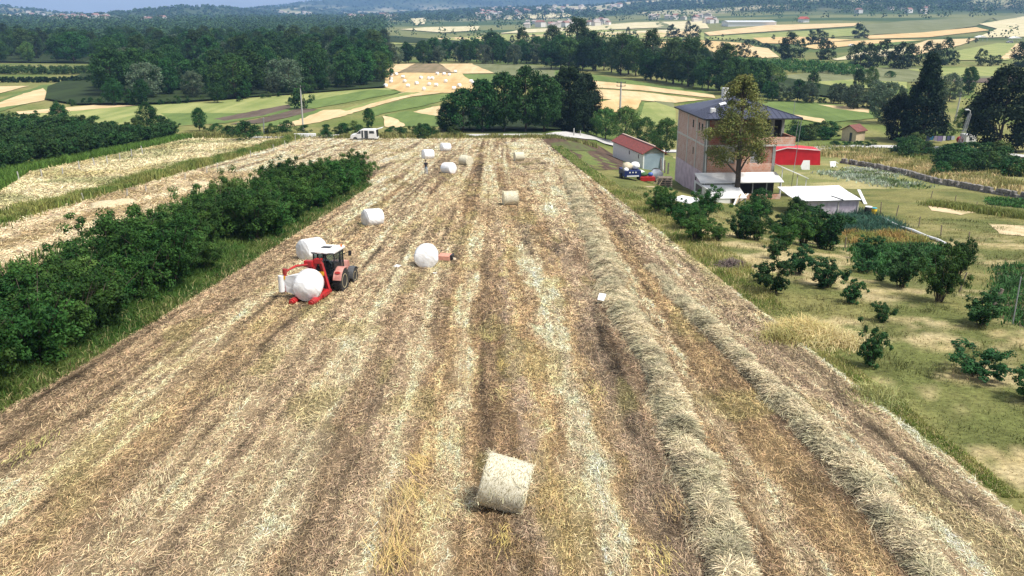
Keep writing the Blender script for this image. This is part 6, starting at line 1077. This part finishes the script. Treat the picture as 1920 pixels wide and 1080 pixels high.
# ------------------------------------------------------------------ posts, poles, walls
def post(px, py, hpx, w, m_, label, group=None, lean=(0, 0), name='fence_post', cat='fence post'):
    p = P(px, py); Z = p.y*CP-(p.z-CAMZ)*SP; h = hpx*Z/F/.97; m = MB(); m.tube([(0, 0, -.2), (lean[0]*.5, lean[1]*.5, h*.5), (lean[0], lean[1], h)], [w*.55, w*.5, w*.45], 7); o = m.build(name, m_); o.location = p; return tag(o, label, cat, group)
for px, py in [(-4, 342), (36, 338), (79, 334), (118, 330), (149, 318), (178, 312), (202, 309), (225, 304), (247, 296), (268, 290)]: post(px, py, 16, .13, M_CONC, 'pale concrete post of the row before the fenced hazelnut orchard', 'pale posts before the fenced orchard', (rng.normal(0, .06), 0))
for px, py in [(157, 376), (238, 369), (274, 362), (347, 338), (388, 327), (408, 320), (470, 297), (513, 285), (535, 278), (554, 268)]: post(px, py, 14, .09, M_CONC, 'thin pale post of the wire fence along the mown strip', 'posts of the fence along the mown strip', (rng.normal(0, .05), 0))
for px, py in [(1651, 400), (1680, 406), (1722, 427), (1764, 443), (1816, 456), (1584, 466)]: post(px, py, 21, .09, M_WOOD, 'thin dark wooden stake of the garden fence', 'stakes of the garden fence', (rng.normal(0, .12), 0))
for px, py in [(1830, 392), (1790, 380), (1862, 400), (1745, 372)]: post(px, py, 14, .08, M_WOOD, 'thin stake in the meadow below the stone wall', 'stakes in the meadow', (rng.normal(0, .08), 0))
post(1857, 583, 42, .2, M_WOOD, 'thick dark leaning post at the end of the garden fence', lean=(.35, 0)); post(1898, 610, 92, .05, M_GREY, 'slender grey metal post by the potato bed'); post(1797, 550, 40, .07, M_WOOD, 'bent thin stem propping the apple tree', lean=(.25, 0), name='tree_prop', cat='prop')
post(495, 252, 30, .22, M_COL, 'short weathered grey pole beside the near black round bush', lean=(.15, 0), name='old_pole', cat='pole'); post(1076, 255, 14, .2, M_CONC, 'stubby concrete post at the roadside by the dug plot', name='road_post', cat='post'); post(1088, 256, 11, .16, M_CONC, 'smaller concrete post at the roadside by the dug plot', name='road_post', cat='post')
def pole(px, py, hpx, w, label, m_=M_CONC, arms=1, lean=(0, 0), aw=1.5):
    p = P(px, py); Z = p.y*CP-(p.z-CAMZ)*SP; h = hpx*Z/F/.97; o = empty('utility_pole', p, 0, label, 'utility pole'); m = MB(); m.tube([(0, 0, -.3), (lean[0], lean[1], h)], [w, w*.62], 8); m.build('pole', m_, o, smooth=True)
    for k in range(arms):
        z = h-.25-k*.7; c = Vector(lean)*z/h if False else Vector((lean[0]*z/h, lean[1]*z/h, z)); m = MB(); m.bar(c+Vector((-aw/2, -.12, 0)), c+Vector((aw/2, -.12, 0)), .12); m.build('crossarm', M_DARK, o)
        for x in (-aw*.45, 0, aw*.45): m = MB(); m.cyl(c+Vector((x, -.12, .06)), c+Vector((x, -.12, .36)), .09, .05, 10); m.build('insulator', M_DARK, o)
    return o
pole(569, 248, 83, .16, 'tall pale concrete pole by the low white roadside wall', arms=1); pole(1162, 225, 68, .26, 'pale utility pole with dark insulators standing in the field beyond the dark clump', arms=2, aw=2.0); pole(1790, 228, 53, .2, 'tall white utility pole between the two massive conifers', arms=2, lean=(.5, 0)); post(1487, 226, 36, .12, M_GREY, 'thin grey mast rising behind the roof corner of the brick house', name='thin_mast', cat='mast')
lp = P(1787, 309); Zl = lp.y*CP-(lp.z-CAMZ)*SP; lh = 92*Zl/F/.97; LM = empty('lattice_mast', lp, 0, 'leaning steel lattice mast with a lamp at its top in the dry grass', 'lattice mast'); tx = 17*Zl/F; m = MB()
for sx in (-.28, .28):
    for sy in (-.28, .28): m.bar((sx, sy, 0), (tx+sx*.5, sy*.5, lh), .06)
for k in range(14):
    t0, t1 = k/14, (k+1)/14; w0, w1 = .28*(1-.5*t0), .28*(1-.5*t1); s = 1 if k % 2 else -1
    for sy in (-1, 1): m.bar((tx*t0-s*w0, sy*w0, lh*t0), (tx*t1+s*w1, sy*w1, lh*t1), .028)
m.build('lattice', M_GREY, LM); m = MB(); m.tube([(tx, 0, lh), (tx, 0, lh+.4), (tx-.5, -.2, lh+.6)], .05, 6); m.box((tx-.65, -.25, lh+.6), (.5, .25, .16)); m.build('lamp', M_WHITE, LM)
p0, p1 = P(553, 259), P(591, 257); c = (p0+p1)/2; m = MB(); m.box((0, 0, .3), ((p1-p0).length, .5, .75)); o = m.build('roadside_wall', M_WHITE, bevel=.03); o.location = c; tag(o, 'low white wall beside the tall pale pole at the field corner', 'wall')
# old stone wall on the right
wp = [P(px, py) for px, py in [(1578, 306), (1640, 316), (1700, 329), (1755, 345), (1800, 352), (1850, 362), (1935, 376)]]; m = MB(); c0_ = wp[3]
for a, b in zip(wp, wp[1:]):
    L_ = (b-a).length; n = max(2, int(L_/.55)); d = (b-a)/n; yaw = math.atan2(d.y, d.x)
    for k in range(n):
        for r in range(2):
            q = a+d*(k+.5*(r % 2)+.25)-c0_; s = rng.uniform(.85, 1.1); hh = .42*rng.uniform(.75, 1.15)
            if r and rng.uniform() < .22: continue
            m.box((q.x+rng.normal(0, .04), q.y+rng.normal(0, .04), float(zg(q.x+c0_.x, q.y+c0_.y))-c0_.z+.15+.38*r), (.56*s, .5*s, hh), (rng.normal(0, .08), rng.normal(0, .08), yaw+rng.normal(0, .12)), (.9, .85))
o = m.build('stone_wall', mat('field_stone', (.27, .25, .235), .95, (.13, .12, .115), 2.2, bump=.5), bevel=.05); o.location = c0_; tag(o, 'low old grey stone wall crossing the meadow before the dry grass', 'stone wall')
# laundry, cabin and a red bundle under the conifers
l0, l1 = P(1735, 273), P(1793, 273)
cl0 = bar_thing('clothes_line', l0+Vector((0, 0, 1.75)), l1+Vector((0, 0, 1.75)), .03, M_DARK, 'washing line strung beneath the massive conifer', 'washing line')
for k, (t, w, h, cc, nm) in enumerate([(.05, .7, .9, (.04, .06, .13), 'dark blue'), (.17, .6, .8, (.03, .16, .3), 'bright blue'), (.30, .55, .9, (.35, .3, .4), 'mauve'), (.44, .9, 1.0, (.28, .22, .4), 'violet'), (.58, .5, .9, (.75, .75, .76), 'white'), (.72, .6, .8, (.1, .12, .22), 'navy'), (.86, .6, .7, (.55, .6, .68), 'pale grey')]):
    p = l0.lerp(l1, t)+Vector((0, 0, 1.74)); m = MB(); m.prism([(-w/2, 0), (w/2, 0), (w*.46, -h), (0, -h*.93), (-w*.5, -h*.98)], 'y', -.03, .03); o = m.build('laundry', mat(nm.replace(' ', '_')+'_cloth', cc, .8)); o.location = p; tag(o, nm+' piece of laundry on the washing line under the conifer', 'laundry')
CB = thing_box('cabin', 1819, 273, 4, 'white flat roofed cabin half hidden by the conifer', 'cabin'); Zc = CB.location.y/.95; k = Zc/F; hbox('wall', -9*k, 10*k, 0, 2.2, -.3, 19*k, M_WHITE, CB); hbox('window', -3*k, 2*k, -.03, -.005, 9*k, 15*k, M_PANE, CB); hbox('step', -12*k, 4*k, -.8, -.1, -.3, .3, M_CONC, CB)
sack(P(1800, 271)+Vector((0, 0, .9)), .75, M_RED, 'red bundle hanging beside the white cabin', 'red_bundle', 'bundle', .9)

# ------------------------------------------------------------------ far buildings
def far_house(w, l, h, r, wall_c, roof_c):
    m = MB(); m.box((0, 0, h/2-.5), (w, l, h+1)); me = m.build('house', mat('far_wall'+str(w), wall_c, .8)); q = MB(); q.prism([(-w/2-.3, h-.1), (0, r), (w/2+.3, h-.1)], 'y', -l/2-.3, l/2+.3); rr = q.build('roof', mat('far_roof'+str(w), roof_c, .8), me); return me
HP = far_house(8.5, 10, 6, 8.5, (.74, .72, .7), (.3, .16, .13)); HP2 = far_house(11, 8.5, 5.2, 7.2, (.7, .66, .6), (.42, .36, .33)); houses = {HP: 0, HP2: 0}; hn = 0
def village(pts, label, group, sc=1.0):
    global hn
    for px, py in pts:
        src = HP if rng.uniform() < .35 else HP2
        o = src if houses[src] == 0 else copy_tree(src); houses[src] += 1; o.location = P(px, py); o.rotation_euler = (0, 0, rng.uniform(0, 3.1)); s = sc*rng.uniform(.8, 1.25); o.scale = (s, s, s); tag(o, label, 'house', group)
rx = lambda x0, x1, y0, y1, n: [(rng.uniform(x0, x1), rng.uniform(y0, y1)) for _ in range(n)]
village(rx(90, 200, 33, 41, 34)+rx(10, 90, 24, 32, 10), 'tiny white house of the far town in the gap of the hills', 'houses of the far town'); village(rx(250, 310, 35, 46, 18), 'tiny white house at the foot of the wooded hill', 'houses at the foot of the wooded hill'); village(rx(520, 580, 24, 34, 10)+rx(655, 745, 29, 36, 22), 'tiny pale house of the village below the blue mountain', 'houses below the blue mountain'); village(rx(895, 985, 16, 36, 34)+rx(985, 1180, 10, 24, 22), 'tiny pale house of the village climbing the pale slope', 'houses on the pale slope'); village(rx(985, 1150, 42, 54, 22), 'small pale house among trees beyond the long pale strips', 'houses among the trees of the plain', .8); village(rx(1210, 1340, 32, 44, 20)+rx(1600, 1760, 8, 26, 12), 'small pale house beneath the wooded ridge', 'houses beneath the wooded ridge', .85)
fp = P(1405, 49); Zf = fp.y; k = Zf/F; FC = empty('factory', fp, 0, 'long low white factory hall beneath the wooded ridge', 'factory'); hbox('wall', -38*k, 48*k, 0, 30, -2, 7*k, M_WHITE, FC); m = MB(); m.prism([(-1, 7*k), (15, 9.5*k), (31, 7*k)], 'x', -39*k, 49*k); m.build('roof', mat('far_metal_roof', (.6, .62, .64), .5), FC)
fp = P(1511, 42); k = fp.y/F; o = empty('house', fp, .2, 'house with a bright red gable roof beyond the factory', 'house'); hbox('wall', -5*k, 6*k, 0, 12, -1, 6*k, M_WHITE, o); m = MB(); m.prism([(-6*k, 6*k), (.5*k, 10*k), (7*k, 6*k)], 'y', -1, 13); m.build('roof', mat('bright_red_roof', (.55, .12, .08), .7), o)
fp = P(148, 36); k = fp.y/F; o = empty('minaret', fp, 0, 'slender pale minaret rising over the far town', 'minaret'); m = MB(); m.lathe([(1.4*k, -1), (1.3*k, 6*k), (1.7*k, 6.4*k), (1.7*k, 7*k), (1.0*k, 7.2*k), (1.0*k, 9*k), (.05*k, 12*k)], None, 12); m.build('tower', M_WHITE, o)
def gazebo(px, py, label): o = empty('gazebo', P(px, py), .1, label, 'gazebo'); m = MB(); m.prism([(-3.2, 2.4), (0, 3.5), (3.2, 2.4)], 'y', -2.5, 2.5); m.build('roof', M_WHITE, o); [hbox('post', x-.1, x+.1, y-.1, y+.1, -.3, 2.4, M_GREY, o) for x in (-3, 3) for y in (-2.3, 2.3)]
gazebo(1838, 77, 'white gazebo on the far hillside, beside the lone round tree'); gazebo(1902, 79, 'white gazebo on the far hillside at the frame edge')
def far_car(px, py, m_, label): o = empty('car', P(px, py), .1, label, 'car'); b = MB().prism([(-2.1, .3), (-2.1, .8), (-1.2, .95), (-.7, 1.45), (1.1, 1.45), (1.7, .95), (2.1, .85), (2.1, .3)], 'y', -.85, .85).build('body', m_, o, .05); hbox('window', -.9, 1.2, -.87, -.855, .98, 1.36, M_PANE, b); [MB().cyl((x, -.9, .32), (x, .9, .32), .32, seg=14).build('wheel', M_BLACK, o) for x in (-1.3, 1.3)]
far_car(1893, 81, M_GREY, 'grey car parked before the gazebo at the frame edge'); far_car(1597, 87, M_WHITE, 'lone pale car standing on the far green strip')
for nm, px, py, s in (('hay_heap', 380, 349, .9), ('hay_heap', 231, 384, 1.0), ('hay_heap', 197, 389, 1.1)): sack(P(px, py)+Vector((0, 0, .1)), s, M_STRAW if False else mat('pale_hay', (.6, .5, .34), .9, (.42, .34, .2), 6, bump=.6), {380: 'small pale hay heap farthest along the mown strip', 231: 'small pale hay heap on the mown strip, second from the camera', 197: 'largest pale hay heap on the mown strip beside the fence'}[px], nm, 'hay heap', .35)

# ------------------------------------------------------------------ haze over the whole place
def haze():
    m = MB(); zt = 175; m.box((0, 3450, (zt-8)/2), (14000, 7200, zt+8)); o = m.build('haze', None); mt = bpy.data.materials.new('haze'); mt.use_nodes = True; n = mt.node_tree.nodes; n.remove(n['Principled BSDF']); v = n.new('ShaderNodeVolumePrincipled'); v.inputs['Color'].default_value = (.32, .56, 1, 1); v.inputs['Density'].default_value = .00017; v.inputs['Anisotropy'].default_value = 0; mt.node_tree.links.new(v.outputs[0], n['Material Output'].inputs['Volume']); o.data.materials.append(mt); tag(o, None, None, None, 'stuff')
haze()
